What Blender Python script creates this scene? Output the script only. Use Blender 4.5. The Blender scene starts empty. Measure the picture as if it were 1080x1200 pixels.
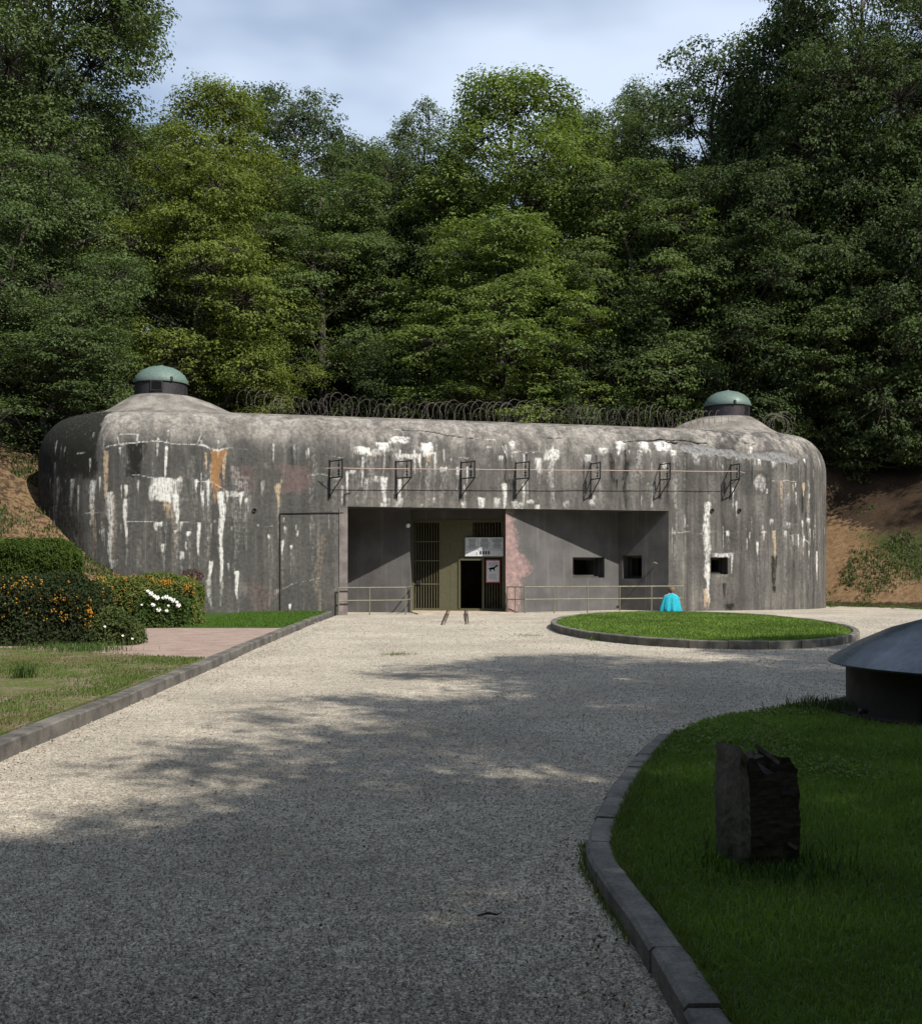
import bpy, bmesh, math, random
import numpy as np
from mathutils import Vector, Matrix, noise as mnoise

scene = bpy.context.scene
R = math.radians

# ------------------------------------------------------------------ camera, sky, sun, exposure
cam_data = bpy.data.cameras.new("camera")
cam = bpy.data.objects.new("camera", cam_data)
scene.collection.objects.link(cam)
cam.location = (0, 0, 1.7)
cam.rotation_euler = (R(90), 0, 0)
cam_data.sensor_fit = 'HORIZONTAL'
cam_data.sensor_width = 36.0
cam_data.lens = 36.0 * 1300 / 1080
cam_data.shift_y = 62 / 1080
cam_data.clip_end = 3000
scene.camera = cam

SUN_EL = R(45)
SUN_H = Vector((0.707, -0.707))              # horizontal direction towards the sun
world = bpy.data.worlds.new("World")
scene.world = world
world.use_nodes = True
wn, wl = world.node_tree.nodes, world.node_tree.links
wn.clear()
w_out = wn.new('ShaderNodeOutputWorld')
w_bg = wn.new('ShaderNodeBackground')
w_bg.inputs['Strength'].default_value = 0.1
sky = wn.new('ShaderNodeTexSky')
sky.sky_type = 'NISHITA'
sky.sun_disc = False
sky.sun_elevation = SUN_EL
sky.sun_rotation = math.atan2(SUN_H.x, SUN_H.y)
sky.air_density = 1.0
sky.dust_density = 0.5
w_tc = wn.new('ShaderNodeTexCoord')
w_map = wn.new('ShaderNodeMapping')
w_map.inputs['Scale'].default_value = (1.0, 1.0, 2.6)
w_map.inputs['Location'].default_value = (0.35, 0.0, 0.1)
w_noise = wn.new('ShaderNodeTexNoise')
w_noise.inputs['Scale'].default_value = 2.3
w_noise.inputs['Detail'].default_value = 4.0
w_noise.inputs['Roughness'].default_value = 0.45
w_ramp = wn.new('ShaderNodeMapRange')
w_ramp.interpolation_type = 'SMOOTHSTEP'
w_ramp.inputs['From Min'].default_value = 0.4
w_ramp.inputs['From Max'].default_value = 0.66
w_ramp.inputs['To Min'].default_value = 0.14
w_ramp.inputs['To Max'].default_value = 0.8
w_mix = wn.new('ShaderNodeMix')
w_mix.data_type = 'RGBA'
w_mix.inputs[7].default_value = (6.5, 7.4, 8.8, 1)      # thin bright cloud
wl.new(w_tc.outputs['Generated'], w_map.inputs['Vector'])
wl.new(w_map.outputs['Vector'], w_noise.inputs['Vector'])
wl.new(w_noise.outputs['Fac'], w_ramp.inputs['Value'])
wl.new(w_ramp.outputs['Result'], w_mix.inputs[0])
wl.new(sky.outputs['Color'], w_mix.inputs[6])
wl.new(w_mix.outputs[2], w_bg.inputs['Color'])
wl.new(w_bg.outputs['Background'], w_out.inputs['Surface'])

sun_data = bpy.data.lights.new("sun", 'SUN')
sun_data.energy = 5.0
sun_data.angle = R(0.5)
sun_data.color = (1.0, 0.95, 0.86)
sun = bpy.data.objects.new("sun", sun_data)
scene.collection.objects.link(sun)
sun.location = (30, -30, 40)
sd = Vector((SUN_H.x * math.cos(SUN_EL), SUN_H.y * math.cos(SUN_EL), math.sin(SUN_EL)))
sun.rotation_euler = sd.to_track_quat('Z', 'Y').to_euler()

scene.view_settings.view_transform = 'Standard'
scene.view_settings.look = 'None'
scene.view_settings.exposure = 0.42
scene.view_settings.gamma = 1.0
scene.view_settings.use_curve_mapping = False
scene.cycles.max_bounces = 6
scene.cycles.diffuse_bounces = 3
scene.cycles.glossy_bounces = 2
scene.cycles.transmission_bounces = 3

# ------------------------------------------------------------------ helpers
COL = scene.collection


def link(o, parent=None):
    COL.objects.link(o)
    if parent is not None:
        o.parent = parent
    return o


def tag(o, label=None, cat=None, group=None, kind=None):
    if label: o['label'] = label
    if cat: o['category'] = cat
    if group: o['group'] = group
    if kind: o['kind'] = kind
    return o


def empty(name, loc=(0, 0, 0), rz=0.0):
    o = bpy.data.objects.new(name, None)
    o.empty_display_size = 0.2
    o.location = loc
    o.rotation_euler = (0, 0, rz)
    return link(o)


def mesh_np(name, V, F, mats=None, smooth=False):
    """V (N,3), F (M,k) arrays -> mesh data"""
    V = np.asarray(V, np.float32)
    F = np.asarray(F, np.int32)
    me = bpy.data.meshes.new(name)
    k = F.shape[1]
    me.vertices.add(len(V))
    me.vertices.foreach_set('co', V.ravel())
    me.loops.add(F.size)
    me.loops.foreach_set('vertex_index', F.ravel())
    me.polygons.add(len(F))
    me.polygons.foreach_set('loop_start', np.arange(0, F.size, k, dtype=np.int32))
    me.polygons.foreach_set('use_smooth', np.full(len(F), smooth, bool))
    if mats is not None:
        for m in (mats if isinstance(mats, (list, tuple)) else [mats]):
            me.materials.append(m)
    me.update(calc_edges=True)
    return me


def obj(name, me, parent=None):
    return link(bpy.data.objects.new(name, me), parent)


def point_attr(me, name, arr):
    a = me.attributes.new(name, 'FLOAT', 'POINT')
    a.data.foreach_set('value', np.asarray(arr, np.float32).ravel())


def point_rgba(me, name, arr):
    a = me.attributes.new(name, 'FLOAT_COLOR', 'POINT')
    a.data.foreach_set('color', np.asarray(arr, np.float32).ravel())


class MB:
    """small mesh builder: boxes, tubes, lathes and prisms collected into one mesh"""
    def __init__(s):
        s.v, s.f = [], []

    def add(s, vs, fs):
        b = len(s.v)
        s.v += [tuple(v) for v in vs]
        s.f += [tuple(i + b for i in f) for f in fs]
        return s

    def box(s, x0, x1, y0, y1, z0, z1, M=None):
        vs = [Vector((x, y, z)) for z in (z0, z1) for y in (y0, y1) for x in (x0, x1)]
        if M is not None: vs = [M @ v for v in vs]
        return s.add(vs, [(0, 2, 3, 1), (4, 5, 7, 6), (0, 1, 5, 4), (2, 6, 7, 3), (0, 4, 6, 2), (1, 3, 7, 5)])

    def tube(s, pts, r, n=8, caps=True):
        pts = [Vector(p) for p in pts]
        rs = r if isinstance(r, (list, tuple)) else [r] * len(pts)
        rings, up = [], None
        for i, p in enumerate(pts):
            a = pts[max(i - 1, 0)]
            b = pts[min(i + 1, len(pts) - 1)]
            d = (b - a).normalized()
            if up is None:
                ref = Vector((0, 0, 1)) if abs(d.z) < 0.9 else Vector((1, 0, 0))
                up = (ref - d * ref.dot(d)).normalized()
            else:
                up = (up - d * up.dot(d)).normalized()
            w = d.cross(up)
            rings.append([p + (up * math.cos(t) + w * math.sin(t)) * rs[i]
                          for t in (2 * math.pi * k / n for k in range(n))])
        vs = [v for rg in rings for v in rg]
        fs = []
        for i in range(len(pts) - 1):
            for k in range(n):
                a, b = i * n + k, i * n + (k + 1) % n
                fs.append((a, b, b + n, a + n))
        if caps:
            fs.append(tuple(range(n))[::-1])
            fs.append(tuple(range((len(pts) - 1) * n, len(pts) * n)))
        return s.add(vs, fs)

    def lathe(s, prof, n=32, c=(0, 0, 0), cap=True):
        vs, fs = [], []
        for r, z in prof:
            for k in range(n):
                t = 2 * math.pi * k / n
                vs.append((c[0] + r * math.cos(t), c[1] + r * math.sin(t), c[2] + z))
        for i in range(len(prof) - 1):
            for k in range(n):
                a, b = i * n + k, i * n + (k + 1) % n
                fs.append((a, b, b + n, a + n))
        if cap:
            fs.append(tuple(range(n))[::-1])
            fs.append(tuple(range((len(prof) - 1) * n, len(prof) * n)))
        return s.add(vs, fs)

    def prism(s, poly, z0, z1):
        n = len(poly)
        vs = [(x, y, z0) for x, y in poly] + [(x, y, z1) for x, y in poly]
        fs = [tuple(range(n))[::-1], tuple(range(n, 2 * n))]
        fs += [(i, (i + 1) % n, n + (i + 1) % n, n + i) for i in range(n)]
        return s.add(vs, fs)

    def build(s, name, mat, parent=None, smooth=False, bevel=0.0):
        me = bpy.data.meshes.new(name)
        me.from_pydata(s.v, [], s.f)
        if mat: me.materials.append(mat)
        bm = bmesh.new()
        bm.from_mesh(me)
        bmesh.ops.recalc_face_normals(bm, faces=bm.faces)
        if bevel:
            bmesh.ops.bevel(bm, geom=bm.edges[:], offset=bevel, segments=2, affect='EDGES', profile=0.6)
        for f in bm.faces: f.smooth = smooth
        bm.to_mesh(me)
        bm.free()
        if smooth:
            me.set_sharp_from_angle(angle=R(40))
        return obj(name, me, parent)


def fbm(X, Y, seed=0, octaves=4, scale=1.0):
    """cheap value-noise fbm on numpy arrays, range about -1..1"""
    out = np.zeros_like(X, dtype=float)
    amp, tot = 1.0, 0.0
    for o in range(octaves):
        rs = np.random.RandomState(seed * 17 + o)
        T = rs.rand(64, 64) * 2 - 1
        x = X * scale * 2 ** o
        y = Y * scale * 2 ** o
        xi, yi = np.floor(x).astype(int), np.floor(y).astype(int)
        fx, fy = x - xi, y - yi
        fx, fy = fx * fx * (3 - 2 * fx), fy * fy * (3 - 2 * fy)
        a, b = T[xi % 64, yi % 64], T[(xi + 1) % 64, yi % 64]
        c, d = T[xi % 64, (yi + 1) % 64], T[(xi + 1) % 64, (yi + 1) % 64]
        out += amp * ((a * (1 - fx) + b * fx) * (1 - fy) + (c * (1 - fx) + d * fx) * fy)
        tot += amp
        amp *= 0.5
    return out / tot


def sstep(a, b, x):
    t = np.clip((x - a) / (b - a), 0, 1)
    return t * t * (3 - 2 * t)


# ------------------------------------------------------------------ node helpers
class NT:
    def __init__(s, name):
        s.m = bpy.data.materials.new(name)
        s.m.use_nodes = True
        s.n, s.l = s.m.node_tree.nodes, s.m.node_tree.links
        s.n.clear()
        s.out = s.n.new('ShaderNodeOutputMaterial')
        s.bsdf = s.n.new('ShaderNodeBsdfPrincipled')
        s.l.new(s.bsdf.outputs[0], s.out.inputs[0])
        s.tc = s.n.new('ShaderNodeTexCoord')

    def inp(s, sock, val):
        if val is None: return
        if hasattr(val, 'is_linked') or isinstance(val, bpy.types.NodeSocket):
            s.l.new(val, sock)
        elif isinstance(val, (tuple, list)) and len(val) == 3 and sock.type == 'RGBA':
            sock.default_value = (*val, 1)
        else:
            sock.default_value = val

    def coords(s, kind='Object', scale=(1, 1, 1), loc=(0, 0, 0)):
        m = s.n.new('ShaderNodeMapping')
        m.inputs['Scale'].default_value = scale
        m.inputs['Location'].default_value = loc
        if kind == 'World':
            g = s.n.new('ShaderNodeNewGeometry')
            s.l.new(g.outputs['Position'], m.inputs['Vector'])
        else:
            s.l.new(s.tc.outputs[kind], m.inputs['Vector'])
        return m.outputs[0]

    def noise(s, vec, scale, detail=4, rough=0.55, out='Fac'):
        t = s.n.new('ShaderNodeTexNoise')
        s.inp(t.inputs['Vector'], vec)
        t.inputs['Scale'].default_value = scale
        t.inputs['Detail'].default_value = detail
        t.inputs['Roughness'].default_value = rough
        return t.outputs[out]

    def voronoi(s, vec, scale, feature='F1', out='Distance', rnd=1.0):
        t = s.n.new('ShaderNodeTexVoronoi')
        t.feature = feature
        s.inp(t.inputs['Vector'], vec)
        t.inputs['Scale'].default_value = scale
        t.inputs['Randomness'].default_value = rnd
        return t.outputs[out]

    def rng(s, v, a, b, c=0.0, d=1.0, smooth=True):
        t = s.n.new('ShaderNodeMapRange')
        if smooth: t.interpolation_type = 'SMOOTHSTEP'
        s.inp(t.inputs['Value'], v)
        for k, x in zip(('From Min', 'From Max', 'To Min', 'To Max'), (a, b, c, d)):
            t.inputs[k].default_value = x
        return t.outputs[0]

    def math(s, op, a, b=0.0, clamp=False):
        t = s.n.new('ShaderNodeMath')
        t.operation = op
        t.use_clamp = clamp
        s.inp(t.inputs[0], a)
        s.inp(t.inputs[1], b)
        return t.outputs[0]

    def mix(s, fac, a, b, blend='MIX'):
        t = s.n.new('ShaderNodeMix')
        t.data_type = 'RGBA'
        t.blend_type = blend
        s.inp(t.inputs[0], fac)
        s.inp(t.inputs[6], a)
        s.inp(t.inputs[7], b)
        return t.outputs[2]

    def ramp(s, v, stops):
        t = s.n.new('ShaderNodeValToRGB')
        cr = t.color_ramp
        while len(cr.elements) < len(stops): cr.elements.new(0.5)
        for e, (p, c) in zip(cr.elements, stops):
            e.position = p
            e.color = (*c, 1)
        s.inp(t.inputs[0], v)
        return t.outputs[0]

    def attr(s, name, out='Fac'):
        t = s.n.new('ShaderNodeAttribute')
        t.attribute_name = name
        return t.outputs[out]

    def attr_sep(s, name):
        t = s.n.new('ShaderNodeAttribute')
        t.attribute_name = name
        q = s.n.new('ShaderNodeSeparateColor')
        s.l.new(t.outputs['Color'], q.inputs[0])
        return q.outputs[0], q.outputs[1], q.outputs[2], t.outputs['Alpha']

    def bump(s, h, strength=0.3, dist=0.02):
        t = s.n.new('ShaderNodeBump')
        t.inputs['Strength'].default_value = strength
        t.inputs['Distance'].default_value = dist
        s.inp(t.inputs['Height'], h)
        s.l.new(t.outputs[0], s.bsdf.inputs['Normal'])
        return t.outputs[0]

    def done(s, color=None, rough=0.85, spec=0.3, metal=0.0):
        s.inp(s.bsdf.inputs['Base Color'], color)
        s.inp(s.bsdf.inputs['Roughness'], rough)
        s.bsdf.inputs['Specular IOR Level'].default_value = spec
        s.bsdf.inputs['Metallic'].default_value = metal
        return s.m


# ------------------------------------------------------------------ materials
def mat_facade():
    t = NT('weathered_concrete')
    v = t.coords()
    wh, dk, tan, rust = t.attr_sep('stain')
    pink, crack, spall, paint = t.attr_sep('wear')
    n1 = t.noise(v, 0.7, 6)
    n2 = t.noise(v, 9, 5, 0.6)
    n3 = t.noise(v, 55, 3, 0.6)
    st = t.noise(t.coords(scale=(4.2, 4.2, 0.22)), 1.0, 6, 0.62)
    st2 = t.noise(t.coords(scale=(11, 11, 0.35), loc=(4, 1, 2)), 1.0, 4, 0.6)
    base = t.ramp(n1, [(0.3, (0.09, 0.084, 0.078)), (0.5, (0.128, 0.119, 0.109)), (0.72, (0.188, 0.175, 0.159))])
    painted = t.ramp(n1, [(0.3, (0.066, 0.064, 0.06)), (0.7, (0.103, 0.099, 0.092))])
    pf = t.rng(t.math('ADD', paint, t.math('MULTIPLY', t.math('SUBTRACT', n2, 0.5), 0.55)), 0.3, 0.7)
    c = t.mix(pf, base, painted)
    # bare bleached concrete over the crown, then rain streaks, strongest on the right wing
    sx = t.n.new('ShaderNodeSeparateXYZ')
    t.l.new(t.tc.outputs['Object'], sx.inputs[0])
    zc = t.math('ADD', sx.outputs[2], t.math('MULTIPLY', t.math('SUBTRACT', t.noise(v, 1.3, 6, 0.65), 0.5), 1.3))
    c = t.mix(t.rng(zc, 5.5, 6.35, 0.0, 0.75), c, t.mix(n2, (0.2, 0.18, 0.158), (0.36, 0.33, 0.295)))
    amt = t.rng(sx.outputs[0], 9.0, 15.5, 0.75, 1.15)
    amt = t.math('MULTIPLY', amt, t.rng(t.noise(v, 0.45, 3), 0.35, 0.65, 0.6, 1.0))
    c = t.mix(t.math('MULTIPLY', amt, t.rng(st, 0.36, 0.54, 0.8, 0.0)), c, (0.055, 0.053, 0.05))
    c = t.mix(t.math('MULTIPLY', amt, t.rng(st, 0.55, 0.74, 0.0, 0.5)), c, (0.38, 0.36, 0.325))
    c = t.mix(t.math('MULTIPLY', amt, t.rng(st2, 0.55, 0.72, 0.0, 0.22)), c, (0.36, 0.335, 0.3))
    # mottling
    blot = t.noise(t.coords(scale=(1, 1, 0.55)), 1.5, 5, 0.6)
    c = t.mix(t.rng(blot, 0.46, 0.66, 0.0, 0.5), c, (0.06, 0.057, 0.053))
    c = t.mix(t.rng(blot, 0.4, 0.28, 0.0, 0.35), c, (0.3, 0.28, 0.255))
    st3 = t.noise(t.coords(scale=(1.6, 1.6, 0.12), loc=(9, 3, 1)), 1.0, 6, 0.65)
    c = t.mix(t.math('MULTIPLY', amt, t.rng(st3, 0.47, 0.62, 0.0, 0.75)), c, (0.05, 0.048, 0.045))
    mot = t.rng(n2, 0.25, 0.75, 0.74, 1.24)
    c = t.mix(1.0, c, mot, 'MULTIPLY')
    fine = t.rng(n3, 0.2, 0.8, 0.87, 1.12)
    c = t.mix(1.0, c, fine, 'MULTIPLY')
    jit = t.math('ADD', t.math('MULTIPLY', t.math('SUBTRACT', n2, 0.5), 1.1), t.math('MULTIPLY', t.math('SUBTRACT', t.noise(t.coords(scale=(26, 26, 3.5)), 1.0, 4), 0.5), 1.3))

    def layer(c, m, col, lo=0.32, hi=0.62, k=1.0):
        f = t.rng(t.math('ADD', m, t.math('MULTIPLY', jit, t.math('MULTIPLY', m, 1.9))), lo, hi, 0, k)
        return t.mix(f, c, col)
    c = layer(c, pink, t.mix(n2, (0.14, 0.085, 0.085), (0.2, 0.125, 0.12)), 0.25, 1.0, 0.5)
    c = layer(c, dk, (0.016, 0.016, 0.013), 0.1, 0.9)
    c = layer(c, tan, t.mix(n2, (0.3, 0.215, 0.135), (0.46, 0.37, 0.265)), 0.15, 0.95)
    c = layer(c, rust, t.mix(n2, (0.15, 0.065, 0.025), (0.36, 0.21, 0.1)), 0.25, 0.6)
    c = layer(c, wh, t.mix(n2, (0.4, 0.39, 0.365), (0.72, 0.71, 0.68)), 0.1, 1.0)
    agg = t.voronoi(v, 16, out='Color')
    aggc = t.mix(0.75, agg, (0.26, 0.235, 0.2))
    hs = t.n.new('ShaderNodeHueSaturation')
    hs.inputs['Saturation'].default_value = 0.12
    hs.inputs['Value'].default_value = 0.5
    t.l.new(aggc, hs.inputs['Color'])
    c = layer(c, spall, hs.outputs[0], 0.35, 0.55)
    c = t.mix(t.rng(crack, 0.35, 0.7), c, (0.012, 0.011, 0.01))
    h = t.math('ADD', t.math('MULTIPLY', n2, 0.6), t.math('MULTIPLY', n3, 0.5))
    h = t.math('SUBTRACT', h, t.math('MULTIPLY', crack, 1.2))
    h = t.math('SUBTRACT', h, t.math('MULTIPLY', spall, t.voronoi(v, 16)))
    t.bump(h, 0.55, 0.03)
    return t.done(c, 0.92, 0.2)


def mat_concrete(name, lo, hi, scale=3.0, bump=0.4, streak=0.0, spk=60):
    t = NT(name)
    v = t.coords('World')
    n1, n2 = t.noise(v, scale, 6), t.noise(v, spk, 3, 0.6)
    c = t.mix(t.rng(n1, 0.3, 0.7), lo, hi)
    c = t.mix(1.0, c, t.rng(n2, 0.2, 0.8, 0.72, 1.22), 'MULTIPLY')
    if streak:
        st = t.noise(t.coords('World', scale=(6, 6, 0.4)), 1.0, 5, 0.6)
        c = t.mix(t.rng(st, 0.5, 0.75, 0, streak), c, (0.02, 0.02, 0.019))
    t.bump(t.math('ADD', n1, t.math('MULTIPLY', n2, 0.6)), bump, 0.02)
    return t.done(c, 0.9, 0.2)


def mat_bay():
    t = NT('recess_painted_concrete')
    v = t.coords('World')
    pk = t.attr('pink')
    n1, n2, n3 = t.noise(v, 1.2, 5), t.noise(v, 6, 5, 0.65), t.noise(v, 50, 3)
    c = t.mix(t.rng(n1, 0.3, 0.7), (0.08, 0.077, 0.076), (0.115, 0.11, 0.108))
    c = t.mix(1.0, c, t.rng(n3, 0.2, 0.8, 0.82, 1.16), 'MULTIPLY')
    st = t.noise(t.coords('World', scale=(5, 5, 0.3)), 1.0, 5, 0.6)
    c = t.mix(t.rng(st, 0.52, 0.8, 0, 0.4), c, (0.24, 0.22, 0.21))
    f = t.rng(t.math('ADD', pk, t.math('MULTIPLY', t.math('SUBTRACT', n2, 0.5), 1.3)), 0.3, 0.85, 0.0, 0.9)
    pc = t.ramp(n2, [(0.28, (0.16, 0.135, 0.13)), (0.42, (0.22, 0.155, 0.148)), (0.58, (0.3, 0.195, 0.183)), (0.75, (0.38, 0.315, 0.295))])
    c = t.mix(f, c, pc)
    t.bump(t.math('ADD', t.math('MULTIPLY', n2, 0.5), t.math('MULTIPLY', n3, 0.4)), 0.4, 0.02)
    return t.done(c, 0.9, 0.2)


def mat_metal(name, col, rough=0.5, metal=0.0, rust=0.25, spec=0.4, scale=6, rustcol=(0.09, 0.045, 0.02)):
    t = NT(name)
    v = t.coords('World')
    n1, n2 = t.noise(v, scale, 6, 0.6), t.noise(v, scale * 7, 3)
    c = t.mix(t.rng(n1, 0.5, 0.8, 0, rust), col, rustcol)
    c = t.mix(1.0, c, t.rng(n2, 0.2, 0.8, 0.75, 1.25), 'MULTIPLY')
    t.bump(n2, 0.15, 0.01)
    return t.done(c, t.rng(n1, 0.2, 0.8, rough - 0.1, rough + 0.2), spec, metal)


def mat_flat(name, col, rough=0.7, spec=0.3, var=0.15, scale=25):
    t = NT(name)
    n = t.noise(t.coords(), scale, 4)
    c = t.mix(1.0, col, t.rng(n, 0.2, 0.8, 1 - var, 1 + var), 'MULTIPLY')
    return t.done(c, rough, spec)


def mat_leaf(name='leaf', transl=0.35, objcol=True, col=(0.06, 0.08, 0.02), var=0.42, gloss=0.15):
    t = NT(name)
    r = t.attr('leafvar')
    if objcol:
        oi = t.n.new('ShaderNodeObjectInfo')
        base = oi.outputs['Color']
    else:
        base = col
    c = t.mix(1.0, base, t.rng(r, 0, 1, 1 - var, 1 + var, False), 'MULTIPLY')
    c = t.mix(t.rng(r, 0.8, 1.0, 0, 0.3), c, t.mix(1.0, c, (1.5, 1.15, 0.6), 'MULTIPLY'))
    t.inp(t.bsdf.inputs['Base Color'], c)
    t.bsdf.inputs['Roughness'].default_value = 0.6
    t.bsdf.inputs['Specular IOR Level'].default_value = gloss
    tr = t.n.new('ShaderNodeBsdfTranslucent')
    c2 = t.mix(1.0, c, (1.15, 1.25, 0.5), 'MULTIPLY')
    t.l.new(c2, tr.inputs[0])
    mx = t.n.new('ShaderNodeMixShader')
    mx.inputs[0].default_value = transl
    t.l.new(t.bsdf.outputs[0], mx.inputs[1])
    t.l.new(tr.outputs[0], mx.inputs[2])
    t.l.new(mx.outputs[0], t.out.inputs[0])
    return t.m


def mat_bark():
    t = NT('bark')
    v = t.coords(scale=(6, 6, 1.2))
    n = t.noise(v, 2.0, 5, 0.65)
    c = t.mix(t.rng(n, 0.3, 0.7), (0.028, 0.023, 0.018), (0.085, 0.075, 0.062))
    t.bump(n, 0.6, 0.03)
    return t.done(c, 0.9, 0.2)


def mat_gravel():
    t = NT('crushed_gravel')
    v = t.coords('World')
    cell = t.voronoi(v, 105, out='Color')
    sep = t.n.new('ShaderNodeSeparateColor')
    t.l.new(cell, sep.inputs[0])
    d = t.voronoi(v, 105)
    big = t.noise(v, 0.5, 5)
    mid = t.noise(v, 7, 4)
    spk = t.noise(v, 26, 3, 0.8)
    c = t.ramp(sep.outputs[0], [(0.0, (0.17, 0.15, 0.12)), (0.3, (0.36, 0.32, 0.255)), (0.62, (0.48, 0.43, 0.35)), (0.9, (0.6, 0.55, 0.465))])
    c = t.mix(t.rng(sep.outputs[1], 0.75, 1.0, 0, 0.5), c, (0.32, 0.215, 0.15))
    c = t.mix(t.rng(d, 0.6, 0.95, 0, 0.6), c, (0.09, 0.08, 0.066))
    c = t.mix(1.0, c, t.rng(big, 0.3, 0.7, 0.82, 1.12), 'MULTIPLY')
    c = t.mix(1.0, c, t.rng(mid, 0.25, 0.75, 0.82, 1.15), 'MULTIPLY')
    c = t.mix(1.0, c, t.rng(spk, 0.34, 0.66, 0.72, 1.2), 'MULTIPLY')
    h = t.math('ADD', t.math('SUBTRACT', 1.0, d), t.math('MULTIPLY', sep.outputs[2], 0.8))
    t.bump(t.math('ADD', h, t.math('MULTIPLY', mid, 1.0)), 0.5, 0.012)
    return t.done(c, 0.88, 0.25)


def mat_pebble():
    t = NT('gravel_chip')
    r = t.attr('leafvar')
    c = t.ramp(r, [(0.0, (0.18, 0.158, 0.128)), (0.25, (0.28, 0.248, 0.202)), (0.6, (0.37, 0.332, 0.273)), (0.85, (0.46, 0.42, 0.355)), (1.0, (0.31, 0.235, 0.18))])
    return t.done(c, 0.85, 0.25)


def mat_ground(name, cols, scale=1.0, spk=40, bump=0.7):
    """patchy earth: cols is a list of (position, rgb)"""
    t = NT(name)
    v = t.coords('World')
    n = t.noise(v, scale, 8, 0.68)
    s = t.noise(v, spk, 4, 0.7)
    c = t.ramp(t.math('ADD', t.math('MULTIPLY', n, 0.75), t.math('MULTIPLY', s, 0.25)), cols)
    c = t.mix(1.0, c, t.rng(s, 0.25, 0.75, 0.6, 1.3), 'MULTIPLY')
    t.bump(t.math('ADD', n, s), bump, 0.05)
    return t.done(c, 0.95, 0.1)


def mat_earth():
    """hill soil: bare clay on the cut banks, leaf litter in the wood"""
    t = NT('bank_earth')
    v = t.coords('World')
    clay, green, pale, _ = t.attr_sep('soil')
    n, n2, s = t.noise(v, 0.9, 8, 0.68), t.noise(v, 5, 6, 0.7), t.noise(v, 30, 4, 0.7)
    c = t.mix(t.rng(n, 0.3, 0.7), (0.035, 0.024, 0.016), (0.075, 0.05, 0.032))
    cl = t.ramp(n2, [(0.25, (0.1, 0.064, 0.038)), (0.5, (0.25, 0.156, 0.085)), (0.75, (0.37, 0.25, 0.145))])
    c = t.mix(t.rng(t.math('ADD', clay, t.math('MULTIPLY', t.math('SUBTRACT', n2, 0.5), 1.2)), 0.35, 0.65), c, cl)
    gr = t.ramp(n2, [(0.3, (0.03, 0.042, 0.012)), (0.7, (0.075, 0.1, 0.03))])
    c = t.mix(t.rng(t.math('ADD', green, t.math('MULTIPLY', t.math('SUBTRACT', n2, 0.5), 1.4)), 0.4, 0.6), c, gr)
    c = t.mix(t.rng(t.math('ADD', pale, t.math('MULTIPLY', t.math('SUBTRACT', n2, 0.5), 0.8)), 0.45, 0.6), c, (0.3, 0.26, 0.2))
    c = t.mix(1.0, c, t.rng(s, 0.25, 0.75, 0.6, 1.35), 'MULTIPLY')
    t.bump(t.math('ADD', n2, s), 0.9, 0.08)
    return t.done(c, 0.95, 0.1)


M_FACADE = mat_facade()
M_BAY = mat_bay()
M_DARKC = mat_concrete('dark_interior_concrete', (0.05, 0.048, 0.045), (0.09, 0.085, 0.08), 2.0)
M_JAMB = mat_concrete('jamb_concrete', (0.13, 0.115, 0.11), (0.22, 0.19, 0.18), 3.0, 0.4, 0.3)
M_ROOFC = mat_concrete('roof_concrete', (0.12, 0.108, 0.096), (0.27, 0.245, 0.215), 1.6, 0.8, 0.35, 22)
M_KERB = mat_concrete('kerb_concrete', (0.13, 0.122, 0.11), (0.25, 0.232, 0.208), 4.0, 0.4, 0.3)
M_KERB3 = mat_concrete('kerb_concrete_stained', (0.075, 0.07, 0.063), (0.165, 0.152, 0.137), 3.0, 0.4, 0.5)
M_KERB2 = mat_concrete('kerb_concrete_mossy', (0.085, 0.085, 0.072), (0.19, 0.175, 0.155), 3.0, 0.4, 0.5)
M_APRON = mat_concrete('apron_concrete', (0.33, 0.26, 0.2), (0.47, 0.39, 0.31), 3.0, 0.3)
M_OLIVE = mat_metal('olive_paint', (0.092, 0.088, 0.05), 0.5, 0, 0.3, 0.35, 4, (0.07, 0.06, 0.03))
M_BAR = mat_metal('gate_bar_paint', (0.1, 0.092, 0.055), 0.5, 0, 0.3)
M_RAIL = mat_metal('railing_paint', (0.15, 0.145, 0.095), 0.5, 0, 0.35)
M_IRON = mat_metal('black_iron', (0.016, 0.015, 0.015), 0.6, 0, 0.4)
M_WIRE = mat_metal('rusty_wire', (0.1, 0.085, 0.075), 0.6, 0.2, 0.6)
M_STEELRAIL = mat_metal('track_steel', (0.1, 0.075, 0.06), 0.45, 0.5, 0.6)
M_CABLE = mat_flat('cable_sheath', (0.4, 0.29, 0.255), 0.6)
M_GREEN = mat_metal('green_steel_paint', (0.095, 0.14, 0.12), 0.5, 0.0, 0.35, 0.4, 3, (0.06, 0.075, 0.06))
M_STEEL = mat_metal('dark_cast_steel', (0.024, 0.021, 0.025), 0.5, 0.1, 0.4, 0.4, 3)
M_BLACK = mat_flat('blackness', (0.006, 0.006, 0.006), 0.9, 0.1)
M_WHITE = mat_flat('sign_white', (0.6, 0.63, 0.66), 0.45)
M_PRINT = mat_flat('sign_print_grey', (0.17, 0.18, 0.2), 0.6)
M_PURPLE = mat_flat('sign_print_purple', (0.07, 0.03, 0.09), 0.6)
M_RED = mat_flat('sign_red_border', (0.3, 0.07, 0.09), 0.5)
M_LAMP = mat_flat('lamp_glass', (0.75, 0.73, 0.65), 0.2, 0.6)
M_LEAF = mat_leaf('tree_leaf')
M_LEAFN = mat_leaf('fine_tree_leaf')
M_BARK = mat_bark()
M_GRAVEL = mat_gravel()
M_PEBBLE = mat_pebble()
M_EARTH = mat_earth()

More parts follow.
